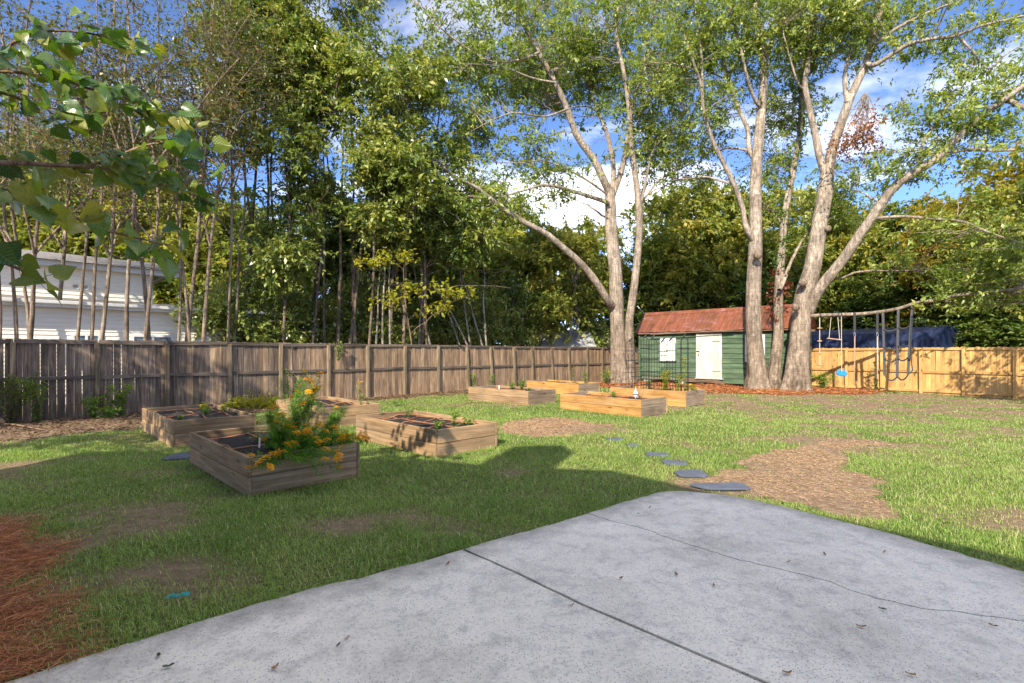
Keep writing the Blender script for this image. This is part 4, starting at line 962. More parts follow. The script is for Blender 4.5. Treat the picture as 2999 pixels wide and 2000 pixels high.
# --- triple trunk beside the shed
TRUNK_SLIM = 0.84
D = 20.2
wood2 = [
    trace([(2218, 1142), (2216, 1090), (2209, 1000), (2209, 829), (2213, 733), (2213, 638), (2213, 542), (2216, 459), (2225, 383), (2232, 287), (2238, 191), (2229, 102), (2216, 38), (2203, -60)], D + .4, D + 1, 0.40, 0.12),
    trace([(2205, 700), (2190, 676), (2171, 593), (2133, 504), (2088, 415), (2060, 319), (2056, 255), (2035, 190), (2012, 128), (1990, 60)], D + .5, D - .5, 0.145, 0.03),
    trace([(2058, 262), (2056, 159), (2044, 64), (2040, -40)], D, D - .5, 0.06, 0.02),
    trace([(2212, 470), (2197, 446), (2190, 383), (2158, 306), (2130, 217), (2107, 153), (2088, 96), (2060, 20)], D + .7, D + 2, 0.13, 0.03),
    trace([(2232, 320), (2216, 300), (2197, 255), (2178, 179), (2152, 77), (2123, 0), (2100, -60)], D + .8, D - .6, 0.09, 0.03),
    trace([(2236, 210), (2250, 150), (2273, 96), (2305, 19), (2320, -60)], D + .9, D + 1.5, 0.12, 0.04),
    trace([(2262, 1142), (2266, 1090), (2278, 1000), (2280, 861), (2286, 765), (2296, 638), (2318, 510), (2337, 408), (2343, 255), (2350, 120), (2360, 0)], D + .3, D + 1.6, 0.27, 0.06),
    trace([(2283, 850), (2299, 816), (2312, 778), (2337, 727), (2363, 689), (2390, 640)], D + .3, D + 1.8, 0.11, 0.03),
    trace([(2328, 1148), (2333, 1090), (2342, 1000), (2347, 944), (2356, 861), (2375, 797), (2394, 689), (2410, 606), (2421, 530), (2425, 500)], D - .5, D - .5, 0.47, 0.27),
    trace([(2420, 520), (2401, 459), (2388, 395), (2369, 306), (2356, 242), (2366, 179), (2369, 115), (2360, 20), (2350, -60)], D - .5, D, 0.17, 0.06),
    trace([(2423, 520), (2439, 434), (2465, 357), (2490, 287), (2528, 204), (2560, 108), (2573, 51), (2592, 0), (2620, -90)], D - .5, D - 1.5, 0.23, 0.08),
    trace([(2482, 300), (2474, 236), (2487, 147), (2492, 90), (2500, 0)], D - .9, D - .3, 0.11, 0.03),
    trace([(2360, 265), (2347, 255), (2318, 185), (2302, 121), (2290, 60)], D - .2, D - .6, 0.06, 0.02),
    trace([(2362, 930), (2375, 893), (2407, 836), (2445, 791), (2484, 740), (2516, 689), (2554, 638), (2592, 580), (2637, 529), (2688, 497), (2739, 466), (2783, 421), (2835, 370), (2892, 325), (2943, 287), (2999, 250), (3120, 180)], D - .5, D - 5, 0.26, 0.08),
    trace([(2739, 466), (2760, 455), (2815, 440), (2917, 440), (2999, 434), (3080, 430)], D - 3.0, D - 4.6, 0.08, 0.03),
    trace([(2550, 645), (2560, 641), (2637, 635), (2733, 644), (2815, 654), (2892, 689), (2999, 727), (3060, 750)], D - 1.6, D - 5.5, 0.075, 0.02),
    trace([(2540, 185), (2560, 191), (2611, 159), (2662, 128), (2720, 112), (2796, 102), (2860, 77), (2999, 40), (3080, 20)], D - 1.2, D - 4, 0.11, 0.03),
    trace([(2553, 140), (2567, 128), (2624, 83), (2688, 48), (2764, 13), (2850, -20)], D - 1.3, D - 3, 0.09, 0.03),
    trace([(2370, 928), (2382, 925), (2445, 922), (2541, 918), (2592, 912), (2650, 899), (2688, 887), (2752, 880), (2800, 866), (2870, 858), (2943, 848), (3010, 840)], D - .6, D - 4.4, 0.088, 0.050),
    trace([(2752, 880), (2790, 884), (2822, 887), (2870, 880)], D - 2.9, D - 3.4, 0.05, 0.015),
    trace([(2440, 800), (2452, 813), (2509, 797), (2560, 791), (2611, 791), (2669, 784)], D - .8, D - 1.5, 0.06, 0.02),
    trace([(2688, 497), (2700, 430), (2760, 330), (2820, 250), (2850, 180)], D - 2.6, D - 3.5, 0.07, 0.02),
    trace([(2800, 100), (2850, 150), (2900, 200), (2940, 160), (2999, 120)], D - 3, D - 4, 0.05, 0.015),
    (np.array([at(2943, 287, 15.9), at(3060, 350, 14.9), at(3160, 470, 13.7), at(3240, 620, 12.9), at(3310, 750, 12.1), at(3420, 860, 11.2)]), np.linspace(.07, .012, 6)),  # unseen limb right of the frame, added so its leaves dapple the new fence
]
rg2 = np.random.default_rng(2)
# the far end of the low limb and all the right limbs carry leaves; trunks do not
c2 = np.concatenate([along(wood2[1:6], rg2, 170, 0.85, 0.45), along([wood2[0]], rg2, 30, 0.8, 0.75), along([wood2[6]], rg2, 60, 0.55, 0.42), along([wood2[9], wood2[11], wood2[12]], rg2, 110, 0.75, 0.5),
    along([wood2[10]], rg2, 60, 0.8, 0.6), along([wood2[13]], rg2, 62, 0.65, 0.45), along([wood2[14], wood2[16], wood2[17], wood2[21], wood2[22]], rg2, 105, 0.6, 0.3),
    along([wood2[15]], rg2, 34, 0.45, 0.5, 0.1), along([wood2[18]], rg2, 34, 0.40, 0.80, 0.35), along([wood2[20]], rg2, 6, 0.3, 0.8), along([wood2[23]], rg2, 62, 0.55, 0.25, 0.0),
    sample_ells([(at(2130, 40, 20)[0], 20.5, at(2130, 40, 20)[2], 2.0, 2.2, 1.8, 1), (at(2420, 40, 19)[0], 18.6, at(2420, 40, 19)[2], 1.7, 1.6, 1.0, 1.0), (at(2050, 380, 22)[0], 22.5, at(2050, 380, 22)[2], 1.5, 1.5, 2.6, .7),
                 (at(2290, 420, 22)[0], 22.4, at(2290, 420, 22)[2], 1.0, 1.2, 3.2, .9), (at(2510, 560, 20)[0], 20.5, at(2510, 560, 20)[2], 1.3, 1.4, 1.6, .7)], 230, rg2, 0.7, 0.45)])
c2[:, 1] += 0.6
tree2 = build_tree('oak_tree', 'big pale triple-trunked tree holding the swings beside the green shed', (T2[0], T2[1]), wood2, c2, 92, 0.135, 'bark_pale', 'oak_leaf', 12, primary=26, clump_r=0.46, limb_r=0.055,
           bare_twigs=800, sides=12, limb_from=0.22, stem_n=28, aspect=0.40, roots=0.75)
# cut knot, burls and the hanging dead spray on that tree
def knob(p, r_, dirv, seed, mat='bark_pale'):
    bm = bmesh.new(); bmesh.ops.create_icosphere(bm, subdivisions=2, radius=r_)
    rg_ = np.random.default_rng(seed)
    for v in bm.verts: v.co *= 1 + rg_.normal(0, .06)
    me = bpy.data.meshes.new('knot'); bm.to_mesh(me); bm.free(); me.materials.append(M[mat])
    for q in me.polygons: q.use_smooth = True
    return me
for (px, py, d, r_, sd) in ((2219, 748, D + .02, 0.17, 1), (2424, 670, D - .8, 0.13, 2), (2352, 828, D - .95, 0.16, 3), (2331, 900, D - .95, 0.15, 4)):
    p = at(px, py, d); obj('knot', knob(p, r_, None, sd), tree2, p - np.array([T2[0], T2[1], 0]))
rg_ = np.random.default_rng(5)
pc = at(2530, 395, 18.3); C_ = pc + rg_.normal(0, 1, (34, 3)) * np.array([0.50, 0.4, 0.42])
V, F, tone = clump_leaves(C_, np.full(34, 0.3), 36, 0.13, rg_, 0.36, 1.0, 0.2)
obj('dead_foliage', new_mesh('dead_foliage', V - np.array([T2[0], T2[1], 0]), F, M['brown_leaf'], rnd=tone), tree2, label='hanging spray of dead brown leaves')
A_ = np.repeat(at(2535, 270, 18.5)[None], 34, 0); tw = bez(A_, C_, np.array([[0.1, 0, 0.2]]) * np.ones((34, 1)), 7, rg_, 0.03)
obj('branch', new_mesh('branch', *tubes(tw - np.array([T2[0], T2[1], 0]), np.repeat(np.linspace(.014, .005, 7)[None], 34, 0), 4), M['bark_grey']), tree2)['kind'] = 'stuff'

# --- slender myrtles right behind the old fence: thin stems, sparse tops
def stem(px0, d, lean_px, top_py, r0, rg_, wig=0.16):
    """one thin stem from the ground up; returns world points and radii"""
    n_ = 9; a = at(px0, HOR, d); a[2] = 0.0
    b_ = at(px0 + lean_px, top_py, d)
    t = np.linspace(0, 1, n_)[:, None]; p = a * (1 - t) + b_ * t
    w = np.cumsum(rg_.normal(0, wig, (n_, 3)), axis=0) * np.array([1, 1, 0.1]); p = p + w * t
    return (p, np.linspace(r0, r0 * 0.25, n_))
rg3 = np.random.default_rng(3)
SLM = [  # stems (px), distance, label part
    ([(12, -30), (48, 20)], 13.2, 'at the left picture edge'), ([(80, 15), (98, -25)], 13.0, 'second clump from the left edge'),
    ([(232, -20), (262, 45)], 14.0, 'crossing the neighbour house corner trim'), ([(283, 30)], 13.6, 'thin single stem beside the clump before the house lamps'),
    ([(377, -15)], 13.9, 'thinnest single stem before the low house roof'), ([(415, 25), (444, -25)], 14.6, 'in front of the end of the upper house wall'),
    ([(514, 20), (528, 60)], 15.0, 'just right of the upper house wall'), ([(546, -10)], 15.5, 'single stem between two pairs before the low roof'),
    ([(566, -30), (584, 40)], 15.2, 'with tan forked stems at the end of the low roof'), ([(664, 30)], 16.4, 'single tan stem before the dense evergreen'),
    ([(684, -20)], 16.6, 'short stem next to the single tan stem'), ([(160, 10)], 14.5, 'between the second and third clumps'),
]
for i, (ss, d, lp) in enumerate(SLM):
    st_ = [stem(px, d + 0.3 * j, ln * 1.6, -60 + 60 * rg3.random(), 0.045 + 0.022 * rg3.random(), rg3, 0.17) for j, (px, ln) in enumerate(ss)]
    # forks
    forks = []
    for p, r_ in st_:
        for q in range(3):
            k0 = rg3.integers(3, 6); a = p[k0]; L_ = rg3.uniform(2.5, 5.0); dr = np.array([rg3.normal(0, .35), rg3.normal(0, .35), 1.0]); dr /= np.linalg.norm(dr)
            f = a + dr * np.linspace(0, 1, 6)[:, None] * L_ + np.cumsum(rg3.normal(0, .08, (6, 3)), axis=0) * np.linspace(0, 1, 6)[:, None]
            forks.append((f, np.linspace(r_[k0] * .75, .012, 6)))
    al = st_ + forks
    C = np.concatenate([along([s_], rg3, 26, 0.55, 0.55, 0.1) for s_ in al])
    C = C[C[:, 2] > 3.6]
    build_tree('slender_tree', 'slender crape myrtle ' + lp, st_[0][0][0], al, C, 20, 0.085, 'bark_myrtle', 'myrtle_leaf', 500 + i,
               group='slender trees behind the old fence', primary=0, clump_r=0.5, twig_r=0.007, bare_twigs=150, sides=7, limb_from=0.28, stem_n=14, aspect=0.5, spread=0.7)

# --- dense evergreens
def ell(px, py, d, rx, ry, rz, w=1.0):
    p = at(px, py, d); return (p[0], p[1], p[2], rx, ry, rz, w)
DEN = [
    ('evergreen_tree', 'tall evergreen with hanging dark foliage next to the slender myrtles', (760, 18.5), [(715, 30, .07), (740, -40, .09), (762, 30, .08), (790, 60, .07), (828, 20, .06)],
     [ell(780, 140, 18.5, 1.9, 2.0, 2.7, 1.1), ell(820, 470, 18.0, 1.5, 1.6, 2.0, .45), ell(690, 260, 18.5, 1.1, 1.3, 2.0, .35), ell(760, 730, 17.6, 1.6, 1.2, 1.6, .6), ell(670, 880, 17.2, .9, .8, 1.0, .3)], 330, 'evergreen_leaf', 'bark_brown', .10),
    ('evergreen_tree', 'broad yellow-green evergreen with the tallest crown left of the forked tree', (960, 19.6), [(930, -30, .11), (985, 40, .08), (1010, 100, .08), (1050, -60, .08), (905, 40, .07), (1075, 60, .06), (950, 10, .06)],
     [ell(960, 40, 19.6, 2.0, 2.2, 2.6, 1.2), ell(1080, 330, 19.4, 2.0, 2.0, 2.8, 1.2), ell(900, 240, 19.0, 1.6, 1.6, 2.6, .9), ell(1120, 540, 18.8, 1.9, 1.6, 1.7, .9), ell(980, 600, 18.8, 1.8, 1.5, 1.6, .7)], 460, 'evergreen_leaf', 'bark_brown', .10),
    ('evergreen_tree', 'evergreen with drooping lower boughs under the long bare limb', (1230, 21.5), [(1180, 20, .09), (1225, 60, .08), (1255, -30, .07), (1140, 30, .06)],
     [ell(1210, 300, 21.0, 1.5, 1.8, 2.8, .9), ell(1270, 520, 21.5, 1.7, 1.8, 2.0, .9), ell(1180, 640, 20.6, 1.7, 1.4, 1.5, .7), ell(1330, 680, 21.5, 1.6, 1.5, 1.3, .6)], 300, 'evergreen_leaf', 'bark_brown', .105),
    ('evergreen_tree', 'shaded evergreen of the thicket with many thin trunks behind the fence', (1100, 24.5), [(1040, 30, .12), (1090, -20, .12), (1130, 40, .1), (1160, -40, .1)],
     [ell(1060, 640, 24.5, 2.6, 2, 2.2, 1), ell(1200, 780, 24.5, 2.4, 2, 1.8, .8), ell(960, 800, 23.5, 2.2, 1.6, 1.9, .8)], 260, 'dark_leaf', 'bark_brown', .12),
    ('evergreen_tree', 'leafy green tree hanging over the white outbuilding', (1600, 30.5), [(1570, 40, .12), (1615, -40, .12), (1660, 30, .11), (1700, -10, .10)],
     [ell(1560, 900, 29.5, 2.4, 1.6, 1.6, 1), ell(1640, 760, 30.5, 2.4, 2, 2.2, .9), ell(1470, 830, 30, 2.2, 2, 2.0, .8), ell(1700, 850, 31.5, 1.8, 1.5, 1.8, .5)], 300, 'wood_leaf', 'bark_grey', .15),
]
for i, (nm, lab, (bx, bd), stm, els, nc, lf, bk, sz) in enumerate(DEN):
    rgd = np.random.default_rng(700 + i)
    st_ = [stem(px, bd + rgd.normal(0, .5), ln, (120 if i < 3 else 640) + 60 * rgd.random(), r0, rgd, 0.12) for (px, ln, r0) in stm]
    C = sample_ells(els, int(nc * 1.15), rgd, 0.6, 0.47, 0.2)
    build_tree(nm, lab, at(bx, HOR, bd) * np.array([1, 1, 0]), st_, C, 105, sz * 1.5, bk, lf, 720 + i, primary=18, clump_r=0.56, limb_r=0.05, bare_twigs=160, sides=8, limb_from=0.2)

# --- thicket of pale leaning stems behind the fence
TH = [('leaning pale bare stems in the dark thicket, left group', [(1205, -60), (1235, -110), (1262, -40), (1290, -150), (1222, 20)], 22.5),
      ('long diagonal pale stems in the dark thicket, right group', [(1385, -190), (1400, -120), (1425, -230), (1440, -60), (1450, -160)], 23.8),
      ('upright tan stems in front of the thicket by the evergreen trunks', [(1120, 10), (1150, -20), (1095, 30)], 20.6)]
for i, (lab, ss, d) in enumerate(TH):
    rgd = np.random.default_rng(800 + i)
    st_ = [stem(px, d + rgd.normal(0, .3), ln, 640 + rgd.uniform(-80, 60), 0.06, rgd, 0.09) for px, ln in ss]
    C = np.concatenate([along([s_], rgd, 14, 0.6, 0.6, 0.1) for s_ in st_])
    build_tree('thicket_shrub', lab, st_[0][0][0], st_, C, 26, 0.11, 'bark_grey', 'dark_leaf', 830 + i, primary=0, clump_r=0.5, bare_twigs=60, sides=6, limb_from=0.3, cat='shrub')

# --- sapling with bright yellow-green sprays
rgd = np.random.default_rng(860)
sp = [((1165, 750), 18.9), ((1215, 838), 18.6), ((1150, 872), 18.7), ((1335, 852), 19.6), ((1270, 902), 19.3), ((1080, 772), 18.3)]
base = at(1200, HOR, 19.0); base[2] = 0
st_ = [(np.array([base, base + (0.1, 0, 1.6), base + (-0.1, 0, 3.2), base + (-.2, 0, 4.6)]), np.array([.03, .025, .018, .008]))]
C = np.concatenate([at(x, y, d)[None] + rgd.normal(0, 1, (9, 3)) * np.array([.42, .3, .10]) for (x, y), d in sp])
build_tree('yellow_sapling', 'young sapling with flat yellow-green leaf sprays above the fence', base, st_, C, 13, 0.15, 'bark_tan', 'yellow_leaf', 861, primary=6, clump_r=0.28, flat=0.3, up=1.6, limb_r=0.018, sides=6, aspect=0.7)

# --- background wood: a few prototypes, then copies
def proto(name, kind, seed):
    rgd = np.random.default_rng(seed)
    if kind == 'broad':
        st_ = [(np.array([[0, 0, 0], [.2, 0, 3], [-.1, .1, 6], [.2, 0, 9.5]]), np.array([.22, .18, .12, .05])), (np.array([[.1, .1, 2.5], [.9, .3, 5], [1.4, .2, 8]]), np.array([.12, .09, .04]))]
        els = [(0, 0, 8.5, 2.6, 2.6, 2.4, 1), (1.4, .3, 6.2, 2.2, 2.2, 2.0, .8), (-1.6, 0, 6.0, 2.2, 2.2, 2.1, .8), (0, -.6, 3.4, 2.6, 2.4, 1.8, .7)]
        C = sample_ells(els, 260, rgd, .5, .42, .3)
        return build_tree(name, None, (0, 0, 0), st_, C, 95, .24, 'bark_brown', 'wood_leaf', seed, primary=16, clump_r=.62, sides=7, limb_from=.2)
    if kind == 'gold':
        st_ = [(np.array([[0, 0, 0], [.2, 0, 3], [.1, .1, 6], [.4, 0, 9]]), np.array([.18, .15, .1, .04])), (np.array([[0, 0, 2.5], [-.9, .3, 5], [-1.3, .2, 7.5]]), np.array([.1, .08, .03]))]
        els = [(0, 0, 8.0, 2.2, 2.2, 2.2, 1), (1.5, .3, 5.8, 2.1, 2.1, 1.9, .8), (-1.6, 0, 5.6, 2.2, 2.2, 1.9, .8), (0, -.6, 3.2, 2.8, 2.4, 1.7, .8)]
        C = sample_ells(els, 240, rgd, .55, .44, .3)
        return build_tree(name, None, (0, 0, 0), st_, C, 95, .21, 'bark_brown', 'gold_leaf', seed, primary=16, clump_r=.58, sides=7, bare_twigs=90, limb_from=.2)
    if kind == 'dark':
        st_ = [(np.array([[0, 0, 0], [.1, 0, 3], [.1, .1, 7], [.0, 0, 11]]), np.array([.2, .17, .12, .04]))]
        els = [(0, 0, 8.5, 2.0, 2.0, 3.0, 1), (0, 0, 5.0, 2.6, 2.6, 2.4, 1), (0, -.3, 2.4, 2.9, 2.6, 1.6, .9)]
        C = sample_ells(els, 270, rgd, .5, .40, .2)
        return build_tree(name, None, (0, 0, 0), st_, C, 95, .24, 'bark_brown', 'dark_leaf', seed, primary=14, clump_r=.6, sides=7, limb_from=.15)
    if kind == 'pine':
        st_ = [(np.array([[0, 0, 0], [.1, 0, 5], [.0, .1, 10], [.1, 0, 16]]), np.array([.22, .2, .15, .05]))]
        els = [(0, 0, 14.5, 1.8, 1.8, 2.0, 1), (.8, 0, 12, 2.0, 2.0, 1.2, .7), (-1.0, .2, 10.5, 1.9, 1.9, 1.2, .6)]
        C = sample_ells(els, 170, rgd, .7, .44, .2)
        return build_tree(name, None, (0, 0, 0), st_, C, 110, .34, 'bark_brown', 'pine_needle', seed, primary=16, clump_r=.45, sides=7, limb_from=.5, aspect=.10, up=.2, spread=.6)
PRO = {k_: proto(n_, k_, s_) for k_, n_, s_ in (('broad', 'woodland_tree', 901), ('gold', 'golden_tree', 902), ('dark', 'dark_tree', 903), ('pine', 'pine_tree', 904))}
PBASE = {'broad': 10.9, 'gold': 10.2, 'dark': 11.5, 'pine': 16.5}
GRP = {'broad': 'yellow-green trees of the wood behind', 'gold': 'golden autumn trees beyond the new fence', 'dark': 'dark trees of the wood behind', 'pine': 'pines far behind the yard'}
BGT = [  # kind, px, distance, top row, label
    ('broad', 40, 24, 470, 'yellow-green bushy tree above the house roof at the left picture edge'), ('broad', 190, 26, 450, 'yellow-green tree above the upper house roof, right of the edge tree'),
    ('broad', 330, 27, 470, 'olive tree over the end of the upper house roof'), ('broad', 470, 26, 480, 'yellow-green tree standing over the low house roof end'),
    ('broad', 600, 25, 560, 'bushy olive tree filling the gap between house and evergreens'), ('pine', 120, 40, 360, 'pale pine crown seen between myrtles at far left'),
    ('pine', 330, 38, 325, 'tallest pale pine behind the slender myrtles'), ('pine', 470, 42, 400, 'pine beyond the house, right of the tallest pale pine'),
    ('dark', 700, 27, 560, 'dark tree behind the left foot of the evergreens'), ('dark', 860, 29, 620, 'dark tree seen low between evergreen trunks'),
    ('dark', 1010, 32, 640, 'dark tree behind the thicket, left of its pale stems'), ('dark', 1170, 31, 650, 'dark tree right behind the leaning pale stems'), ('dark', 1330, 33, 640, 'dark tree at the right end of the thicket'),
    ('broad', 1440, 40, 540, 'green tree rising beyond the white outbuilding'), ('dark', 1520, 44, 600, 'far dark tree left of the forked trunk'), ('broad', 1740, 42, 640, 'green tree over the beige outbuilding gable'),
    ('dark', 1920, 40, 660, 'dark tree behind the left end of the rusty roof'), ('broad', 1985, 44, 560, 'far green tree between forked and triple trunks'), ('broad', 2040, 36, 540, 'green tree right behind the shed roof ridge'),
    ('dark', 2140, 38, 540, 'dark tree behind the shed, left of the triple trunk'), ('broad', 2290, 34, 540, 'olive tree between the stems of the triple trunk'), ('dark', 2400, 36, 560, 'dark green tree behind the leaning trunk'),
    ('broad', 2500, 33, 590, 'olive tree behind the low swing limb'), ('broad', 2610, 33, 600, 'olive-green tree above the middle of the blue carport'), ('dark', 2700, 31, 590, 'dark tree over the right end of the blue carport'),
    ('gold', 2790, 28, 620, 'golden tree right of the carport end'), ('dark', 2850, 24, 740, 'dark shady tree low behind the new fence'), ('gold', 2900, 27, 455, 'tall golden-topped tree at the right'),
    ('broad', 2990, 23, 520, 'yellow-green tree cut by the right picture edge'), ('dark', 2960, 22.5, 800, 'low dark tree behind the end of the new fence'), ('dark', 2560, 29.5, 800, 'low dark tree right behind the carport roof'),
    ('broad', 1250, 37, 690, 'green tree glimpsed through the thicket'), ('dark', 2230, 31, 800, 'low dark tree behind the shed and trunks'), ('dark', 1850, 37, 860, 'low dark shrubby tree between outbuilding and shed'),
]
used = set(); rgb_ = np.random.default_rng(990)
for kd, px, d, top, lab in BGT:
    src = PRO[kd]; p = at(px, top, d); s_ = p[2] / PBASE[kd]
    if kd in used:
        o = src.copy(); COL.objects.link(o)
        for ch in src.children:
            c = ch.copy(); COL.objects.link(c); c.parent = o
    else: o = src; used.add(kd)
    o.location = (p[0], p[1], 0); o.rotation_euler = (0, 0, rgb_.uniform(0, 6.28)); hs = min(1.5, max(s_, 0.85)); o.scale = (hs * rgb_.uniform(.9, 1.15), hs * rgb_.uniform(.9, 1.15), s_)
    setp(o, lab, 'tree', GRP[kd])

# --- leafy understorey shrubs right behind the old fence
rgu = np.random.default_rng(950)
US = [(np.array([[x0, y0, 0], [x0 * 1.5, y0 * 1.5, 1.4], [x0 * 2.6, y0 * 2.4, 3.0 + h]]), np.array([.03, .024, .010])) for x0, y0, h in ((.1, .1, .6), (-.2, .05, .2), (.25, -.1, .0), (-.1, -.2, .8), (.0, .25, .4), (-.35, -.1, -.2), (.4, .1, .3))]
UC = sample_ells([(0, 0, 2.6, 1.5, 1.2, 1.1, 1), (.7, .1, 1.6, 1.2, 1.0, .9, .8), (-.8, 0, 1.9, 1.2, 1.0, 1.0, .8), (.2, 0, 3.6, 1.0, .9, .8, .5)], 120, rgu, .9, .46, .1)
upro = build_tree('understory_shrub', None, (0, 0, 0), US, UC, 60, .12, 'bark_grey', 'evergreen_leaf', 951, primary=0, clump_r=.40, sides=5, bare_twigs=140, limb_from=.15, cat='shrub', twig_r=.008)
UL = [(685, 18.2, 1.0, 'leafy shrub covering the end of the house wall'), (745, 18.9, 1.0, 'leafy shrub behind the fence below the tall evergreen'), (800, 18.8, .95, 'shrub behind the fence left of the broad evergreen trunks'), (890, 20.2, 1.05, 'shrub at the foot of the broad evergreen'),
      (985, 21.0, .9, 'low shrub among the broad evergreen stems'), (1075, 22.0, 1.1, 'shrub right of the broad evergreen stems'), (1165, 23.5, 1.1, 'shrub behind the yellow sapling'), (1290, 25.5, 1.2, 'shrub between the two groups of pale stems'),
      (1400, 27, 1.25, 'shrub under the long bare limb'), (1490, 29, 1.3, 'shrub left of the white outbuilding'), (1730, 32.0, 1.0, 'shrub between white and beige outbuildings')]
for i, (px, d_, sc_, lab) in enumerate(UL):
    if i:
        o = upro.copy(); COL.objects.link(o)
        for ch in upro.children:
            c_ = ch.copy(); COL.objects.link(c_); c_.parent = o
    else: o = upro
    q = at(px, HOR, d_); o.location = (q[0], q[1], 0); o.rotation_euler = (0, 0, rgu.uniform(0, 6.28)); o.scale = (sc_ * rgu.uniform(.9, 1.15), sc_ * rgu.uniform(.9, 1.15), sc_ * rgu.uniform(.9, 1.2))
    setp(o, lab, 'shrub', 'understorey shrubs behind the old fence')

# --- tree beside the patio: trunk outside the frame, near branches with big heart-shaped leaves
mul = empty('mulberry_tree', (-4.9, 1.6, 0), 0, 'mulberry tree reaching big glossy heart-shaped leaves in from the upper left', 'tree')
mo = np.array([-4.9, 1.6, 0])
m, n, l, b = mat_new('heart_leaf')
v, oi = coords(n, l, (1, 1, 1), rand=False)
r = ramp(n, [(0.0, (0.035, 0.10, 0.022)), (0.35, (0.07, 0.155, 0.025)), (0.7, (0.15, 0.22, 0.035)), (1.0, (0.30, 0.28, 0.05))]); l.new(n.new('ShaderNodeObjectInfo').outputs['Random'], r.inputs[0])
a = noise(n, l, v, 14, 4); ra = ramp(n, [(0.35, (.8, .8, .8)), (0.65, (1.15, 1.15, 1.1))]); l.new(a.outputs['Fac'], ra.inputs[0])
c = mix_rgb(n, l, r.outputs[0], ra.outputs[0], 1.0, 'MULTIPLY')
l.new(c, b.inputs['Base Color']); b.inputs['Roughness'].default_value = 0.30; b.inputs['Specular IOR Level'].default_value = 0.65
sx_ = n.new('ShaderNodeSeparateXYZ'); l.new(v, sx_.inputs[0]); ab = n.new('ShaderNodeMath'); ab.operation = 'ABSOLUTE'; l.new(sx_.outputs['X'], ab.inputs[0])
ma = n.new('ShaderNodeMath'); ma.operation = 'MULTIPLY_ADD'; l.new(ab.outputs[0], ma.inputs[0]); ma.inputs[1].default_value = -0.9; l.new(sx_.outputs['Y'], ma.inputs[2])
sn = n.new('ShaderNodeMath'); sn.operation = 'SINE'; mm = n.new('ShaderNodeMath'); mm.operation = 'MULTIPLY'; mm.inputs[1].default_value = 40; l.new(ma.outputs[0], mm.inputs[0]); l.new(mm.outputs[0], sn.inputs[0])
rvn = ramp(n, [(0.80, (0, 0, 0)), (0.97, (1, 1, 1))]); l.new(sn.outputs[0], rvn.inputs[0])
rmid = ramp(n, [(0.008, (1, 1, 1)), (0.022, (0, 0, 0))]); l.new(ab.outputs[0], rmid.inputs[0])
vv = mix_rgb(n, l, rvn.outputs[0], (1, 1, 1), rmid.outputs[0])
vf = n.new('ShaderNodeMath'); vf.operation = 'MULTIPLY'; vf.inputs[1].default_value = 0.45; l.new(vv, vf.inputs[0])
c = mix_rgb(n, l, c, (0.26, 0.32, 0.11), vf.outputs[0]); l.new(c, b.inputs['Base Color'])
bump(n, l, vv, b, 0.35, 0.006)
t = n.new('ShaderNodeBsdfTranslucent'); l.new(mix_rgb(n, l, c, (1.5, 1.5, 0.4), 1.0, 'MULTIPLY'), t.inputs['Color'])
mx = n.new('ShaderNodeMixShader'); mx.inputs[0].default_value = 0.42; l.new(b.outputs[0], mx.inputs[1]); l.new(t.outputs[0], mx.inputs[2]); l.new(mx.outputs[0], n['Material Output'].inputs['Surface'])
M['heart_leaf'] = m
def heart_me(seed):
    rg_ = np.random.default_rng(seed); V, F = [], []
    ys = np.array([-0.12, -0.06, 0.02, 0.12, 0.24, 0.36, 0.48, 0.60, 0.72, 0.83, 0.92, 1.0]); wd = np.array([0.15, 0.30, 0.41, 0.47, 0.48, 0.45, 0.39, 0.31, 0.22, 0.13, 0.06, 0.0])
    n_ = len(ys); wd = wd * (1 + rg_.normal(0, .035, n_)); cols = np.array([-1, -.7, -.35, 0, .35, .7, 1])
    curl = rg_.uniform(.10, .45); fold = rg_.uniform(.08, .34); tw = rg_.normal(0, .25); cup = rg_.uniform(-.25, .10); ph = rg_.uniform(0, 6)
    bend = rg_.normal(0, .10)
    for y, w in zip(ys, wd):
        for c_ in cols:
            yy = y + (0.12 * (1 - abs(c_)) if y < 0.0 else 0)
            z_ = fold * w * abs(c_) + cup * w * c_ * c_ - curl * max(y, 0) ** 2 + tw * c_ * w * y + 0.022 * math.sin(9 * y + 5 * abs(c_) + ph) * abs(c_)
            V.append((c_ * w + bend * y * y, yy, z_))
    m_ = len(cols)
    for i in range(n_ - 1):
        for j in range(m_ - 1): F.append((i * m_ + j, i * m_ + j + 1, (i + 1) * m_ + j + 1, (i + 1) * m_ + j))
    return new_mesh('leaf', V, F, M['heart_leaf'], smooth=True)
HM = [heart_me(s_) for s_ in range(6)]
rgm = np.random.default_rng(60)
MB = [  # pixels, distances, leaf size, leaf count
    ([(-160, 260), (0, 153), (57, 115), (121, 94), (217, 92), (300, 105), (357, 121), (440, 134)], 3.4, 3.7, .108, 46),
    ([(-160, 250), (0, 210), (96, 217), (191, 236), (268, 262), (357, 281), (415, 306), (485, 338), (542, 357)], 3.3, 3.6, .108, 86),
    ([(-160, 330), (0, 270), (60, 290), (130, 310), (200, 322), (260, 330)], 3.1, 3.3, .11, 40),
    ([(-160, 500), (0, 488), (128, 485), (242, 485), (313, 472), (383, 440), (446, 421), (561, 434), (640, 480)], 3.2, 3.5, .105, 48),
    ([(230, 487), (300, 492), (351, 504), (459, 536), (561, 568), (612, 593)], 3.25, 3.5, .10, 42),
    ([(-160, 560), (0, 555), (96, 574), (159, 612), (242, 644), (319, 676), (395, 695), (510, 721)], 2.45, 2.7, .11, 34),
    ([(-160, 740), (0, 765), (64, 791), (128, 823)], 2.4, 2.5, .11, 12),
]
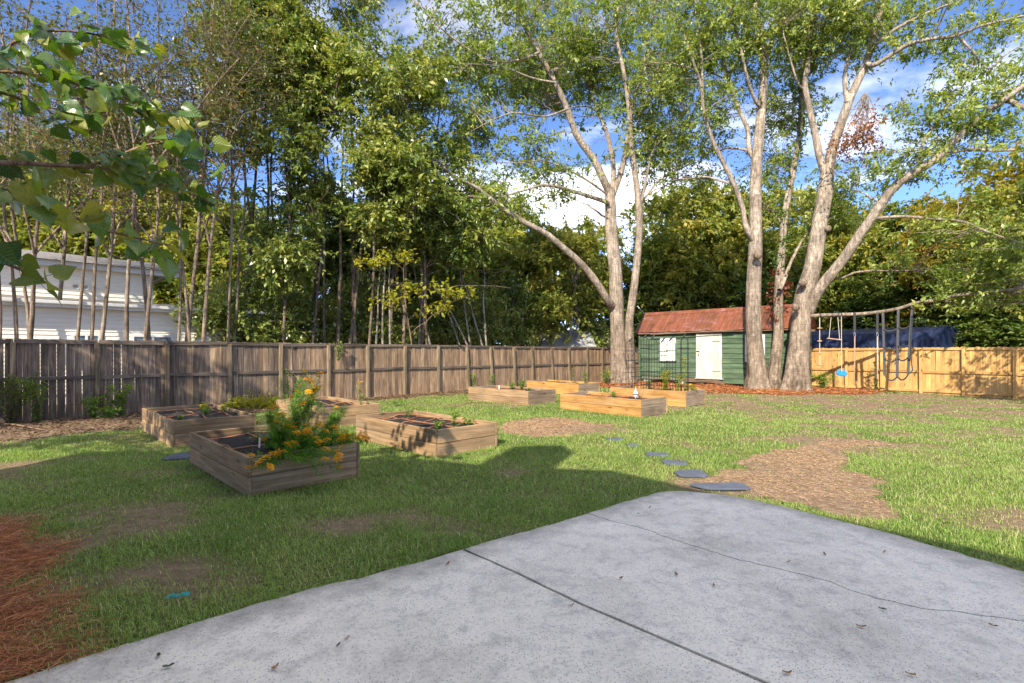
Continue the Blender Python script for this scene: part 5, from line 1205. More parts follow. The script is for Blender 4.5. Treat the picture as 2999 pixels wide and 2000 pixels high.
brs = []; petioles = []
TRUNK_SLIM = 1.0
for pts, d0, d1, sz, cnt in MB:
    s_ = trace(pts, d0, d1, .012, .004); p, r_ = resample(s_[0], s_[1], 24); p = p - mo
    brs.append((p, r_))
    for k in range(cnt):
        t = (k + rgm.uniform(.1, .9)) / cnt; t = 0.10 + 0.90 * t; i = min(int(t * 23), 22); q = p[i] * (1 - (t * 23 - i)) + p[i + 1] * (t * 23 - i)
        dr = p[i + 1] - p[i]; ang = math.atan2(dr[1], dr[0])
        side = 1 if k % 2 else -1
        yaw = ang - math.pi / 2 + side * rgm.uniform(.2, 1.5)
        pet = np.array([-math.sin(yaw), math.cos(yaw), rgm.normal(0, .75)]); pet = pet / np.linalg.norm(pet) * rgm.uniform(.03, .14)
        petioles.append(np.stack([q, q + pet * .5 + (0, 0, .008), q + pet]))
        o = obj('leaf', HM[int(rgm.integers(6))], mul, q + pet, (rgm.normal(-.6, .7), rgm.normal(0, .75), yaw))
        z_ = sz * rgm.uniform(.7, 1.25); o.scale = (z_, z_, z_)
V, F = join_vf([tubes(p, r_, 6) for p, r_ in brs] + [tubes(np.array(petioles), np.full((len(petioles), 3), .0017), 4)])
obj('branch', new_mesh('branch', V, F, M['bark_tan'], smooth=True), mul)
ends = [b_[0][0] + mo for b_ in brs]
stm = [(np.array([[-4.9, 1.6, 0], [-4.8, 1.65, 1.4], [-4.75, 1.7, 2.4], [-4.9, 1.5, 4.2], [-5.2, 1.2, 6.0]]) - mo, np.array([.11, .10, .085, .06, .03]))]
stm += [(np.array([[-4.76, 1.7, 2.0 + .25 * i], (np.array([-4.76, 1.7, 2.2]) + e) / 2 + (0, 0, .1), e]) - mo, np.array([.035, .025, .012])) for i, e in enumerate(ends)]
# crown of the same tree, out of frame (its shade dapples the beds and the fence)
Ccr = sample_ells([(-7.6, 1.6, 5.6, 1.4, 1.5, 1.4, 1), (-9.6, 2.4, 6.0, 1.8, 1.6, 1.8, 1.2)], 70, np.random.default_rng(61), .6, .46, .2) - mo
tb_, tr_ = [], []
lp = bez(np.repeat(np.array([[0.1, 0, 3.0]]), len(Ccr), 0), Ccr, np.array([[0, 0, .3]]) * np.ones((len(Ccr), 1)), 7, np.random.default_rng(62), .02)
V, F = join_vf([tubes(*resample(p, r_, 12), 8) for p, r_ in stm] + [tubes(lp, np.repeat(np.linspace(.03, .006, 7)[None], len(Ccr), 0), 4)])
obj('trunk', new_mesh('trunk', V, F, M['bark_tan'], smooth=True), mul)
V, F, tone = clump_leaves(Ccr, np.full(len(Ccr), .42), 30, .15, np.random.default_rng(63), .75, .6, .9)
obj('crown', new_mesh('crown', V, F, M['weed_leaf'], rnd=tone), mul)

# --- tree standing left of the frame whose crown dapples the old fence
rgd = np.random.default_rng(64)
Cs = sample_ells([(-12.4, 6.6, 4.3, 1.5, 1.3, 0.9, 1), (-11.2, 4.6, 6.3, 1.7, 1.5, 1.1, 1.1), (-11.2, 2.6, 8.4, 2.0, 1.6, 1.2, 1.1), (-13.6, 4.6, 5.6, 1.6, 1.5, 1.1, .9)], 105, rgd, .6, .46, .2)
build_tree('shade_tree', 'tree left of the picture whose shade dapples the old fence', (-14.2, 2.2), [(np.array([[-14.2, 2.2, 0], [-14.1, 2.2, 2.5], [-14.2, 2.1, 5], [-13.9, 2.2, 8.0]]), np.array([.22, .18, .13, .05]))],
           Cs, 60, .17, 'bark_brown', 'wood_leaf', 65, primary=16, clump_r=.5, sides=8)

# --- ivy on the middle trunk
rgd = np.random.default_rng(870)
tp, tr = resample(*wood2[6][:2], 60); C = []
for _ in range(150):
    i = int(rgd.uniform(10, 46)); a = rgd.uniform(0, 6.28); C.append(tp[i] + np.array([math.cos(a), math.sin(a), 0]) * (tr[i] + .05) + rgd.normal(0, .05, 3))
C = np.array(C); V, F, tone = clump_leaves(C, np.full(len(C), .14), 13, .085, rgd, .8, 1, .1)
red = np.repeat((C[:, 2] < 5.0), 13); tone = np.where(red, .7 + .3 * tone, tone * .45)
iv = empty('ivy_vine', tuple(tp[10]), 0, 'climbing vine with green and reddish leaves on the middle trunk', 'vine')
obj('foliage', new_mesh('foliage', V - tp[10], F, M['vine_leaf'], rnd=tone), iv)
obj('stem', new_mesh('stem', *tubes(tp[8:46] + np.array([-.03, -.02, 0]) - tp[10] + np.c_[np.zeros(38), -tr[8:46], np.zeros(38)], np.full(38, .012), 5), M['bark_brown']), iv)

# ------------------------------------------------------------------ swings on the low limb
LP, LR = resample(*wood2[18][:2], 200)
LPX = 1500 + FPX * LP[:, 0] / LP[:, 1]
def limb_at(px):
    i = np.array([np.interp(px, LPX, LP[:, k]) for k in range(3)]); return i, float(np.interp(px, LPX, LR))
def row_z(py, d): return CAM_H + (HOR - py) / FPX * d
def ribbon(P, w, th, wd=None):
    """flat strap along P"""
    P = np.asarray(P, float); T = unit(np.gradient(P, axis=0)); wd = np.array([1.0, -0.25, 0]) if wd is None else np.array(wd, float)
    S = unit(wd - (T @ wd)[:, None] * T); N = np.cross(T, S); V = []
    for s1, s2 in ((-1, -1), (1, -1), (1, 1), (-1, 1)): V.append(P + S * w / 2 * s1 + N * th / 2 * s2)
    V = np.stack(V, 1).reshape(-1, 3); n_ = len(P); idx = np.arange(n_ * 4).reshape(n_, 4); F = []
    for j in range(4): F.append(np.stack([idx[:-1, j], idx[:-1, (j + 1) % 4], idx[1:, (j + 1) % 4], idx[1:, j]], -1))
    return V, np.concatenate(F)
def loop_on_limb(p, r_, w=0.035):
    th = np.linspace(0, 2 * np.pi, 17); P = np.c_[np.zeros(17), np.cos(th) * (r_ + .006), np.sin(th) * (r_ + .006)]
    P[:, 0] = 0; return ribbon(P + p, w, .006, (1, -0.0, 0))
def rope(a, b_, r_=0.011, sag=0.0, n_=10):
    t = np.linspace(0, 1, n_)[:, None]; P = np.array(a) * (1 - t) + np.array(b_) * t; P[:, 2] -= sag * 4 * (t * (1 - t))[:, 0]
    return tubes(P, np.full(n_, r_), 6)
def disc_me(r_, h, mat, seg=24, dome=0.0):
    th = np.arange(seg) / seg * 2 * np.pi; V = [(0, 0, h / 2 + dome)]; F = []
    for q, z_ in ((0.92, h / 2), (1.0, 0), (0.92, -h / 2)): V += [(r_ * q * math.cos(a), r_ * q * math.sin(a), z_) for a in th]
    V.append((0, 0, -h / 2))
    for i in range(seg):
        j = (i + 1) % seg; F.append((0, 1 + i, 1 + j)); F.append((1 + i, 1 + seg + i, 1 + seg + j, 1 + j)); F.append((1 + seg + i, 1 + 2 * seg + i, 1 + 2 * seg + j, 1 + seg + j)); F.append((1 + 2 * seg + i, len(V) - 1, 1 + 2 * seg + j))
    return new_mesh('disc', V, F, M[mat], smooth=True)
# climbing rope with wooden discs
p, r_ = limb_at(2401); e_ = empty('climbing_rope', tuple(p), 0, 'white climbing rope with four wooden discs nearest the trunk', 'rope')
d = p[1]; zb = row_z(1072, d) - p[2]
obj('strap', new_mesh('strap', *loop_on_limb(np.zeros(3), r_), M['webbing']), e_)
obj('rope', new_mesh('rope', *rope((0, 0, -r_), (0, 0, zb), .016), M['rope']), e_)
dm = disc_me(.085, .035, 'turned_wood')
for py in (961, 998.6, 1034, 1068): obj('disc', dm, e_, (0, 0, row_z(py, d) - p[2]), (R(6), R(-4), 0))
# trapeze bar
pa, ra_ = limb_at(2434.5); pb, rb_ = limb_at(2454); e_ = empty('trapeze_swing', tuple(pa), 0, 'trapeze swing with a tilted wooden bar on two white ropes', 'swing')
A_ = np.array([at(2427, 991, pa[1])]) - pa; B_ = at(2462, 995, pa[1] - .25) - pa
obj('rope', new_mesh('rope', *rope((0, 0, -ra_), A_[0] + (.02, 0, 0)), M['rope']), e_); obj('rope', new_mesh('rope', *rope(pb - pa + (0, 0, -rb_), B_ + (-.03, 0, 0)), M['rope']), e_)
for q, rq_ in ((np.zeros(3), ra_), (pb - pa, rb_)): obj('strap', new_mesh('strap', *loop_on_limb(q, rq_), M['webbing']), e_)
obj('bar', new_mesh('bar', *tubes(np.array([A_[0] + (-.06, 0, .004), A_[0], (A_[0] + B_) / 2, B_, B_ + (.05, 0, -.004)]), np.array([.018, .02, .02, .02, .018]), 10), M['turned_wood'], smooth=True), e_)
# blue disc swing
p, r_ = limb_at(2462); e_ = empty('disc_swing', tuple(p), 0, 'bright blue plastic disc swing on a single rope', 'swing')
zb = row_z(1092, p[1]) - p[2]
obj('strap', new_mesh('strap', *loop_on_limb(np.zeros(3), r_), M['webbing']), e_)
obj('rope', new_mesh('rope', *rope((0, -.05, -r_), (0.01, -.05, zb + .03), .013), M['rope']), e_)
obj('knot', knob(None, .03, None, 9, 'rope'), e_, (.01, -.05, zb + .09))
th = np.arange(28) / 28 * 2 * np.pi
bm = bmesh.new(); bmesh.ops.create_cone(bm, cap_ends=True, segments=28, radius1=.185, radius2=.165, depth=.045); bmesh.ops.bevel(bm, geom=list(bm.edges), offset=.008, segments=2, affect='EDGES')
me = bpy.data.meshes.new('seat'); bm.to_mesh(me); bm.free(); me.materials.append(M['blue_plastic'])
seat = obj('seat', me, e_, (.01, -.05, zb), (R(34), R(-16), 0))
for k in range(6): obj('ridge', box_me(.10, .018, .012, M['blue_plastic'], .004, (0, .5, 0)), seat, (.05 * math.cos(k * 1.047), .05 * math.sin(k * 1.047), .021), (0, 0, k * 1.047))
# two straps with long ropes
for px, yb, lab, matr in ((2499.6, 1117, 'black strap with steel clip and doubled tan rope right of the blue disc', 'rope_tan'), (2566, 1108, 'black strap with steel clip and pale rope before the laurel sapling', 'rope')):
    p, r_ = limb_at(px); e_ = empty('strap_rope', tuple(p), 0, lab, 'rope')
    zs = row_z(974, p[1]) - p[2]; zb = row_z(yb, p[1]) - p[2]
    obj('strap', new_mesh('strap', *ribbon(np.array([[0, -.03, r_ + .005], [0, -r_ - .01, .02], [0, -r_ - .01, -.05], [0, -r_ - .01, zs]]), .085, .008), M['webbing']), e_)
    obj('clip', new_mesh('clip', *tubes(np.array([[.03 * math.cos(t), -r_ - .01, zs - .08 + .08 * math.sin(t)] for t in np.linspace(0, 6.29, 14)]), np.full(14, .009), 6), M['steel']), e_)
    for k_, dx in enumerate((-.012, .014)):
        o2 = 0.25 if k_ and matr == 'rope' else 0.0
        obj('rope', new_mesh('rope', *rope((dx, -r_ - .01, zs - .14), (dx * .6, -r_ - .01, zb + (.5 if k_ else 0)), .011), M[matr]), e_)
    for zz in (.35, .55, .85): obj('knot', knob(None, .022, None, 4, matr), e_, (0, -r_ - .01, zb + zz))
# cargo net of grey webbing
p0_, r0_ = limb_at(2582); e_ = empty('cargo_net', tuple(p0_), 0, 'grey webbing climbing net hanging from the limb, farthest along it', 'climbing net')
cols = []
for pxt, pxb, yb in ((2582, 2591.5, 1100), (2627, 2628, 1102), (2668, 2659.5, 1096)):
    p, r_ = limb_at(pxt); a = p + (0, -r_ - .01, 0); b_ = at(pxb, yb, p[1] - r_ - .01); t = np.linspace(0, 1, 12)[:, None]; P = a * (1 - t) + b_ * t; cols.append(P)
    P2 = np.concatenate([[p + (0, 0, r_ + .008)], P]) - p0_
    obj('strap', new_mesh('strap', *ribbon(P2, .085, .007), M['webbing_grey']), e_)
    obj('strap', new_mesh('strap', *loop_on_limb(p - p0_, r_, .07), M['webbing']), e_)
for fr, sg in ((.30, .10), (.55, .11), (.77, .14), (1.0, .16)):
    for A_, B_ in ((cols[0], cols[1]), (cols[1], cols[2])):
        i = int(fr * 11); t = np.linspace(0, 1, 10)[:, None]; P = A_[i] * (1 - t) + B_[i] * t; P[:, 2] -= sg * 4 * (t * (1 - t))[:, 0]
        obj('strap', new_mesh('strap', *ribbon(P - p0_ + (0, -.012, 0), .05, .006, (0, 0.4, 1)), M['webbing']), e_)
P = np.array([at(2672, 930, 17.6), at(2668, 1000, 17.6), at(2670, 1060, 17.6), at(2673, 1085, 17.6), at(2664, 1094, 17.6)]) - p0_
obj('strap', new_mesh('strap', *ribbon(P, .035, .006), M['webbing']), e_)
obj('buckle', box_me(.12, .03, .10, M['webbing'], .01), e_, at(2666, 1048, 17.55) - p0_)

# ------------------------------------------------------------------ black trellises in the back bed
def trellis(px, top, wd, lab, cross=False, yaw=0.0):
    # place along the bed's middle line
    ys = np.linspace(.15, 2.35, 60); pp = np.array([bed_pt(7, .62 + (0.2 if cross else 0) * 0, y) for y in ys]); pxs = 1500 + FPX * pp[:, 0] / pp[:, 1]
    i = int(np.argmin(abs(pxs - px))); q = pp[i]; H = row_z(top, q[1]) - .34
    e_ = empty('arched_trellis', (q[0], q[1], .34), yaw, lab, 'trellis', 'black bird-topped trellises')
    rr_ = .0085
    def arch(rot):
        t = np.linspace(0, math.pi, 15); P = [(-wd / 2, 0, -.1), (-wd / 2, 0, (H - wd * .6) * .5)] + [(-wd / 2 * math.cos(a), 0, H - wd * .6 + wd * .6 * math.sin(a)) for a in t] + [(wd / 2, 0, (H - wd * .6) * .5), (wd / 2, 0, -.1)]
        P = np.array(P); c, s = math.cos(rot), math.sin(rot); P = np.c_[P[:, 0] * c, P[:, 0] * s, P[:, 2]]
        return tubes(P, np.full(len(P), rr_), 6)
    for rt in ((0, math.pi / 2) if cross else (0,)): obj('frame', new_mesh('frame', *arch(rt), M['iron'], smooth=True), e_)
    if not cross:
        for x in (-wd * .17, wd * .17): obj('rod', new_mesh('rod', *tubes(np.array([[x, .004, -.1], [x, .004, H * .5], [x, .004, H - wd * .6 + wd * .52]]), np.full(3, rr_ * .8), 6), M['iron']), e_)
    for f in (.12, .36, .60, .80):
        z_ = H * f
        if cross:
            th = np.linspace(0, 2 * math.pi, 21); P = np.c_[np.cos(th) * wd / 2, np.sin(th) * wd / 2, np.full(21, z_)]
            obj('hoop', new_mesh('hoop', *tubes(P, np.full(21, rr_), 6), M['iron']), e_)
        else: obj('crossbar', box_me(wd + .07, .012, .02, M['iron'], .003), e_, (0, -.006, z_))
    # bird on top
    bd = empty('bird_finial', (0, 0, H)); bd.parent = e_
    s = np.array([[-.075, 0, -.012], [-.045, 0, .012], [-.015, 0, .035], [.015, 0, .055], [.032, 0, .085], [.050, 0, .098], [.078, 0, .098]])
    obj('bird_body', new_mesh('bird_body', *tubes(s, np.array([.006, .012, .024, .027, .020, .017, .003]), 8), M['iron'], smooth=True), bd)
    obj('bird_leg', new_mesh('bird_leg', *tubes(np.array([[0, 0, -.005], [0, 0, .02], [0.004, 0, .04]]), np.full(3, .006), 5), M['iron']), bd)
TL = [(1848, 999, .29, 'leftmost trellis, standing before the forked trunk', False), (1866, 1032, .27, 'low trellis right beside the leftmost trellis', False), (1889, 989, .25, 'tall trellis at the shed corner left of the window', False),
      (1913, 991, .25, 'trellis between shed corner and white shutter', False), (1944, 1000, .235, 'left trellis of the two before the white shutter', False), (1967, 996, .245, 'right trellis of the two before the white shutter', False), (2004, 987, .27, 'round-topped obelisk trellis nearest the shed door, vine inside', True)]
for i, (px, tp_, wd, lab, cr_) in enumerate(TL): trellis(px, tp_, wd, 'black metal bird-topped ' + lab, cr_, R([6, -8, 4, -5, 8, -3, 20][i]))

# ------------------------------------------------------------------ plants
def plant(name, label, cat, base, H, nst, spread, lsize, aspect, leaf, k, seed, stemm='stem_green', heads=0, head_mat='petal', droop=0.0, sr=.004, group=None, lean=(0, 0), top_only=0.0, head_r=.028, up=.8, out=1.0, tips=None):
    rg_ = np.random.default_rng(seed); base = np.array(base, float)
    e_ = empty(name, tuple(base), 0, label, cat, group)
    a = np.c_[rg_.normal(0, .035 * spread * 2, (nst, 2)), np.zeros(nst)]
    ang = rg_.uniform(0, 6.28, nst); rr_ = spread * np.sqrt(rg_.uniform(0.05, 1, nst))
    tip = np.c_[np.cos(ang) * rr_ + lean[0], np.sin(ang) * rr_ + lean[1], H * rg_.uniform(.65, 1.05, nst) - droop * rr_ / max(spread, .01)]
    if tips is not None: tip = np.array(tips, float) - base; nst = len(tip); a = rg_.normal(0, .05, (nst, 3)) * np.array([1, 1, 0])
    lift = np.zeros((nst, 3)); lift[:, 2] = .18 * H + droop * .5
    P = bez(a, tip, lift, 9, rg_, .02)
    obj('stem', new_mesh('stem', *tubes(P, np.repeat(np.linspace(sr, sr * .4, 9)[None], nst, 0), 4), M[stemm]), e_)
    t = rg_.uniform(top_only, 1.0, (nst, k)) * 7.99; i = t.astype(int); f = (t - i)[..., None]
    J = np.arange(nst)[:, None]
    Q = (P[J, i] * (1 - f) + P[J, i + 1] * f).reshape(-1, 3); T = unit((P[J, i + 1] - P[J, i]).reshape(-1, 3))
    D_ = rg_.normal(0, 1, Q.shape); D_ -= (D_ * T).sum(1)[:, None] * T; D_ = unit(D_) * out + T * .55
    N_ = rg_.normal(0, .35, Q.shape); N_[:, 2] += up
    L = lsize * rg_.uniform(.6, 1.2, len(Q)); V, F = leaf_mesh(Q, D_, N_, L, L * aspect)
    tone = np.clip(rg_.beta(2, 2, len(Q)) * .6 + t.ravel() / 8 * .4, 0, 1)
    obj('foliage', new_mesh('foliage', V, F, M[leaf], rnd=tone), e_)
    if heads:
        for h in range(min(heads, nst)):
            o = obj('flower_head', HEADS[head_mat][int(rg_.integers(3))], e_, P[h, -1] + (0, 0, .006), (rg_.normal(0, .35), rg_.normal(0, .35), rg_.uniform(0, 6)))
            s = head_r / .028 * rg_.uniform(.75, 1.3); o.scale = (s, s, s)
    return e_
def head_me(mat, seed, nfl=16):
    rg_ = np.random.default_rng(seed); V, F, tn = [], [], []
    for k in range(nfl):
        r_ = .026 * math.sqrt((k + .5) / nfl); a = k * 2.4; c = np.array([r_ * math.cos(a), r_ * math.sin(a), .012 * (1 - (r_ / .026) ** 2) + rg_.normal(0, .003)])
        for j in range(5):
            b_ = j * 1.2566 + rg_.uniform(0, 1); d1 = np.array([math.cos(b_), math.sin(b_), .35 + rg_.normal(0, .2)]); d2 = np.array([-math.sin(b_), math.cos(b_), 0])
            n0 = len(V); V += [c, c + d1 * .0055 + d2 * .0032, c + d1 * .010, c + d1 * .0055 - d2 * .0032]; F.append([n0, n0 + 1, n0 + 2, n0 + 3]); tn.append(rg_.random())
    return new_mesh('flower_head', np.array(V), np.array(F), M[mat], rnd=tn)
HEADS = {m_: [head_me(m_, s_) for s_ in range(3)] for m_ in ('petal', 'petal_yellow')}
# the big orange-flowered plants in the near bed
rgf = np.random.default_rng(71)
def soil_at(px, py, H=.36): return gr(px, py, H)
b0 = bed_pt(0, .80, .80, .34)
tips = [at(px, py, 6.25 + rgf.normal(0, .14)) for px, py in ((893, 1090), (938, 1098), (900, 1112), (910, 1120), (880, 1130), (922, 1145), (925, 1140), (870, 1150), (905, 1150), (940, 1135), (860, 1165), (915, 1170), (890, 1185), (935, 1175), (876, 1110), (850, 1185), (945, 1190))]
plant('flowering_plant', 'tallest feathery plant with orange flower heads in the shaded bed', 'plant', b0, .9, 17, .3, .08, .10, 'flower_leaf', 170, 72, heads=13, tips=tips, sr=.005, head_r=.046)
b1 = bed_pt(0, .55, .72, .34)
tips = [at(px, py, 5.85 + rgf.normal(0, .14)) for px, py in ((790, 1200), (805, 1192), (820, 1220), (830, 1215), (845, 1230), (810, 1240), (795, 1230), (775, 1290), (840, 1250), (855, 1245), (860, 1255), (785, 1260), (780, 1220), (800, 1300), (815, 1270))]
plant('flowering_plant', 'bushy orange-flowered plant left of the tallest one in the shaded bed', 'plant', b1, .5, 15, .3, .08, .10, 'flower_leaf', 180, 73, heads=11, tips=tips, sr=.005, head_r=.043)
b2 = bed_pt(0, .62, .42, .34)
tips = [at(px, py, d_) for px, py, d_ in ((862, 1302, 5.5), (842, 1306, 5.45), (870, 1270, 5.7), (900, 1265, 5.75), (905, 1272, 5.7), (925, 1285, 5.65), (935, 1298, 5.6), (955, 1265, 5.8), (985, 1270, 5.85), (1005, 1278, 5.85), (1020, 1278, 5.85), (1035, 1276, 5.9),
    (1045, 1283, 5.85), (1062, 1275, 5.95), (1078, 1290, 5.95), (1060, 1285, 5.9), (1000, 1290, 5.7), (895, 1250, 5.9), (925, 1255, 5.9), (940, 1245, 6.0), (980, 1255, 6.0), (1015, 1268, 5.95), (1025, 1288, 5.8), (960, 1290, 5.6), (990, 1255, 6.0))]
plant('flowering_plant', 'sprawling orange-flowered plant leaning out over the right end of the shaded bed', 'plant', b2, .4, 25, .3, .08, .10, 'flower_leaf', 150, 74, heads=24, tips=tips, sr=.005, head_r=.046)
b3 = bed_pt(0, .50, .14, .36)
tips = [at(px, py, d_) for px, py, d_ in ((735, 1336, 5.2), (728, 1372, 5.12), (780, 1345, 5.2), (800, 1332, 5.3), (815, 1330, 5.32), (830, 1328, 5.35), (760, 1358, 5.15), (790, 1370, 5.12), (955, 1318, 5.45), (952, 1348, 5.35), (985, 1325, 5.5), (995, 1335, 5.45), (990, 1345, 5.42), (1000, 1312, 5.55),
    (995, 1372, 5.4), (850, 1345, 5.3), (870, 1350, 5.3), (900, 1355, 5.35), (930, 1350, 5.38), (945, 1392, 5.32))]
plant('flowering_plant', 'low orange-flowered plant hanging down the front boards of the shaded bed', 'plant', b3, .15, 20, .3, .075, .10, 'flower_leaf', 95, 75, heads=15, tips=tips, sr=.0045, head_r=.043)
b4 = bed_pt(0, .98, .45, .34)
tips = [at(px, py, 6.3 + rgf.normal(0, .12)) for px, py in ((985, 1195), (1000, 1185), (1015, 1190), (990, 1215), (1010, 1205), (970, 1230), (975, 1210), (1020, 1200), (960, 1245), (1000, 1230))]
plant('flowering_plant', 'small upright feathery plant at the right back of the shaded bed', 'plant', b4, .5, 10, .3, .075, .10, 'flower_leaf', 150, 76, heads=4, tips=tips, sr=.0045, head_r=.026)
# long arching grass blades beside it
plant('grass_clump', 'clump of long arching grass blades behind the tallest orange flowers', 'plant', bed_pt(0, .95, 1.1, .34), .75, 16, .35, .30, .03, 'weed_leaf', 4, 77, sr=.003, out=.5)
plant('sapling', 'thin young sapling with round leaves at the back of the shaded bed', 'plant', bed_pt(0, .95, 1.75, .34), .40, 2, .06, .07, .75, 'weed_leaf', 9, 78, sr=.004, up=1.6, top_only=.45)
plant('herb_plant', 'grey wispy herb lying on the dark soil of the shaded bed', 'plant', bed_pt(0, .55, 1.35, .34), .20, 26, .24, .03, .12, 'dark_leaf', 26, 79, sr=.002)
# seedlings in the other beds
def bp(i, x, y): return bed_pt(i, x, y, BEDS[i][5] - .085)
plant('marigold', 'yellow marigold in the middle of the sun-striped bed', 'plant', bp(1, .80, 1.55), .16, 9, .09, .05, .4, 'weed_leaf', 12, 201, heads=6, head_mat='petal_yellow', head_r=.04)
plant('marigold', 'yellow marigold in the back corner of the sun-striped bed', 'plant', bp(1, 1.12, 1.35), .17, 8, .08, .05, .4, 'weed_leaf', 12, 202, heads=5, head_mat='petal_yellow', head_r=.038)
plant('marigold', 'small yellow marigold at the far left rim of the sun-striped bed', 'plant', bp(1, 1.0, 2.35), .16, 4, .05, .045, .4, 'weed_leaf', 9, 203, heads=2, head_mat='petal_yellow', head_r=.03)
plant('seedling', 'feathery green seedling beside the yellow marigold', 'plant', bp(1, .80, 1.30), .13, 9, .09, .04, .3, 'weed_leaf', 22, 204)
plant('seedling', 'tiny seedling at the front hose of the sun-striped bed', 'plant', bp(1, .28, .85), .06, 5, .06, .05, .5, 'weed_leaf', 5, 205)
plant('flowering_plant', 'single milkweed stem with orange top in the bed behind the flowers', 'plant', bp(2, 1.02, .42), .52, 3, .06, .10, .2, 'weed_leaf', 22, 206, heads=3, sr=.006, head_r=.043)
plant('milkweed', 'upright narrow-leaved plant in the bed with flower shadows', 'plant', bp(3, .60, .35), .30, 3, .06, .14, .16, 'weed_leaf', 14, 207, sr=.005)
plant('seedling', 'bright green seedling beside the narrow-leaved plant', 'plant', bp(3, .30, .38), .14, 7, .08, .07, .4, 'weed_leaf', 9, 208)
plant('seedling', 'dusty grey-green seedling at the right rim of the flower-shadow bed', 'plant', bp(3, .95, .42), .13, 8, .10, .06, .4, 'weed_leaf', 8, 209)
plant('seedling', 'small dull weed at the far end of the flower-shadow bed', 'plant', bp(3, .75, 1.9), .18, 8, .12, .06, .3, 'dark_leaf', 10, 210)
plant('herb_plant', 'bushy light green herb in the bed with the plant tag', 'plant', bp(4, .72, .95), .34, 14, .14, .05, .5, 'weed_leaf', 22, 211)
plant('seedling', 'small green seedling near the front corner of the bed with the plant tag', 'plant', bp(4, .40, .35), .14, 7, .08, .05, .5, 'weed_leaf', 10, 212)
plant('seedling', 'leafy seedling behind the white plant tag', 'plant', bp(4, .95, 1.6), .22, 8, .12, .07, .5, 'weed_leaf', 10, 213)
plant('sapling', 'thin dark upright sapling in the farthest bed', 'plant', bp(5, .75, .95), .80, 3, .07, .08, .5, 'vine_leaf', 18, 214, sr=.006)
plant('sapling', 'yellow-green upright plant right of the thin dark sapling', 'plant', bp(5, .9, .45), .55, 5, .10, .08, .5, 'weed_leaf', 18, 215)
plant('seedling', 'feathery seedling in the middle of the orange-brown bed', 'plant', bp(6, .50, 1.10), .20, 6, .07, .06, .2, 'weed_leaf', 20, 216)
plant('seedling', 'pale seedling left of the middle in the orange-brown bed', 'plant', bp(6, .75, 1.35), .20, 5, .07, .06, .2, 'weed_leaf', 16, 217)
plant('herb_plant', 'dry tan twiggy herb beside the white ornament', 'plant', bp(6, .75, .50), .26, 14, .16, .03, .15, 'thatch', 5, 218, stemm='bark_tan')
plant('pepper_plant', 'bright yellow-green leafy plant before the two middle trellises', 'plant', bp(7, .45, .85), .62, 16, .17, .07, .5, 'yellow_leaf', 24, 219, sr=.005)
plant('pepper_plant', 'yellow-green plant at the foot of the obelisk trellis', 'plant', bp(7, .40, .42), .60, 7, .11, .075, .5, 'yellow_leaf', 18, 220, sr=.005)
plant('marigold', 'yellow marigolds spilling over the shed-side corner of the trellis bed', 'plant', bp(7, .62, .10), .22, 14, .16, .05, .4, 'weed_leaf', 12, 221, heads=10, head_mat='petal_yellow', head_r=.04)
plant('vine_plant', 'yellow-green vine twining inside the obelisk trellis', 'plant', bp(7, .62, .33), 1.15, 5, .09, .075, .6, 'yellow_leaf', 16, 222, sr=.005)
plant('herb_plant', 'low green plant at the shed-corner trellises', 'plant', bp(7, .75, 1.55), .45, 10, .2, .06, .4, 'weed_leaf', 14, 223)
plant('herb_plant', 'dry brown stalks at the foot of the leftmost trellis', 'plant', bp(7, .6, 2.05), .40, 12, .2, .04, .3, 'thatch', 8, 224, stemm='bark_tan')
# weeds along the fences
def fence_pt(px, off): 
    t = t_of(px, FL0, FLD); q = FL0 + FLD * t + np.array([FLD[1], -FLD[0]]) * off; return (q[0], q[1], 0.0)
plant('weed_shrub', 'dark weedy shrub against the old fence at the left picture edge', 'shrub', fence_pt(35, .35), 1.05, 34, .50, .075, .45, 'dark_leaf', 34, 230, sr=.006, stemm='bark_brown')
plant('weed_shrub', 'weedy shrub with one bright green frond before the second fence panel', 'shrub', fence_pt(105, .40), .95, 22, .34, .075, .40, 'weed_leaf', 30, 231, sr=.006, stemm='bark_brown')
plant('weed_plant', 'leafy weed at the foot of the second fence post', 'plant', fence_pt(265, .40), .55, 12, .28, .10, .45, 'weed_leaf', 16, 232, up=1.4)
plant('weed_plant', 'leafy weed between second and third fence posts', 'plant', fence_pt(345, .35), .75, 14, .32, .11, .42, 'weed_leaf', 18, 233, up=1.4)
plant('weed_plant', 'low weed near the corner of the sun-striped bed', 'plant', fence_pt(300, .75), .28, 14, .4, .09, .45, 'weed_leaf', 10, 239)
plant('vine_plant', 'small vine climbing the fence post behind the flowers', 'plant', fence_pt(838, .10), 1.0, 3, .05, .09, .7, 'weed_leaf', 14, 234, up=.3)
plant('vine_plant', 'vine hanging over the top of the old fence', 'plant', np.array(fence_pt(985, .12)) + (0, 0, 1.25), .60, 7, .18, .09, .7, 'dark_leaf', 14, 235, up=.3)
plant('weed_plant', 'pale weeds in sun by the bed behind the flowers', 'plant', gr(1165, 1190), .22, 14, .30, .08, .3, 'weed_leaf', 10, 236)
plant('weed_shrub', 'small upright green shrub at the fence left of the tagged bed', 'shrub', fence_pt(1372, .35), .75, 9, .14, .075, .5, 'weed_leaf', 22, 237)
plant('weed_plant', 'bright weed behind the left end of the tagged bed', 'plant', fence_pt(1422, .4), .75, 8, .25, .10, .5, 'weed_leaf', 10, 238, up=1.4)
plant('weed_shrub', 'green shrub at the foot of the forked trunk by the fence', 'shrub', gr(1775, 1126), .65, 14, .30, .09, .5, 'weed_leaf', 20, 240)
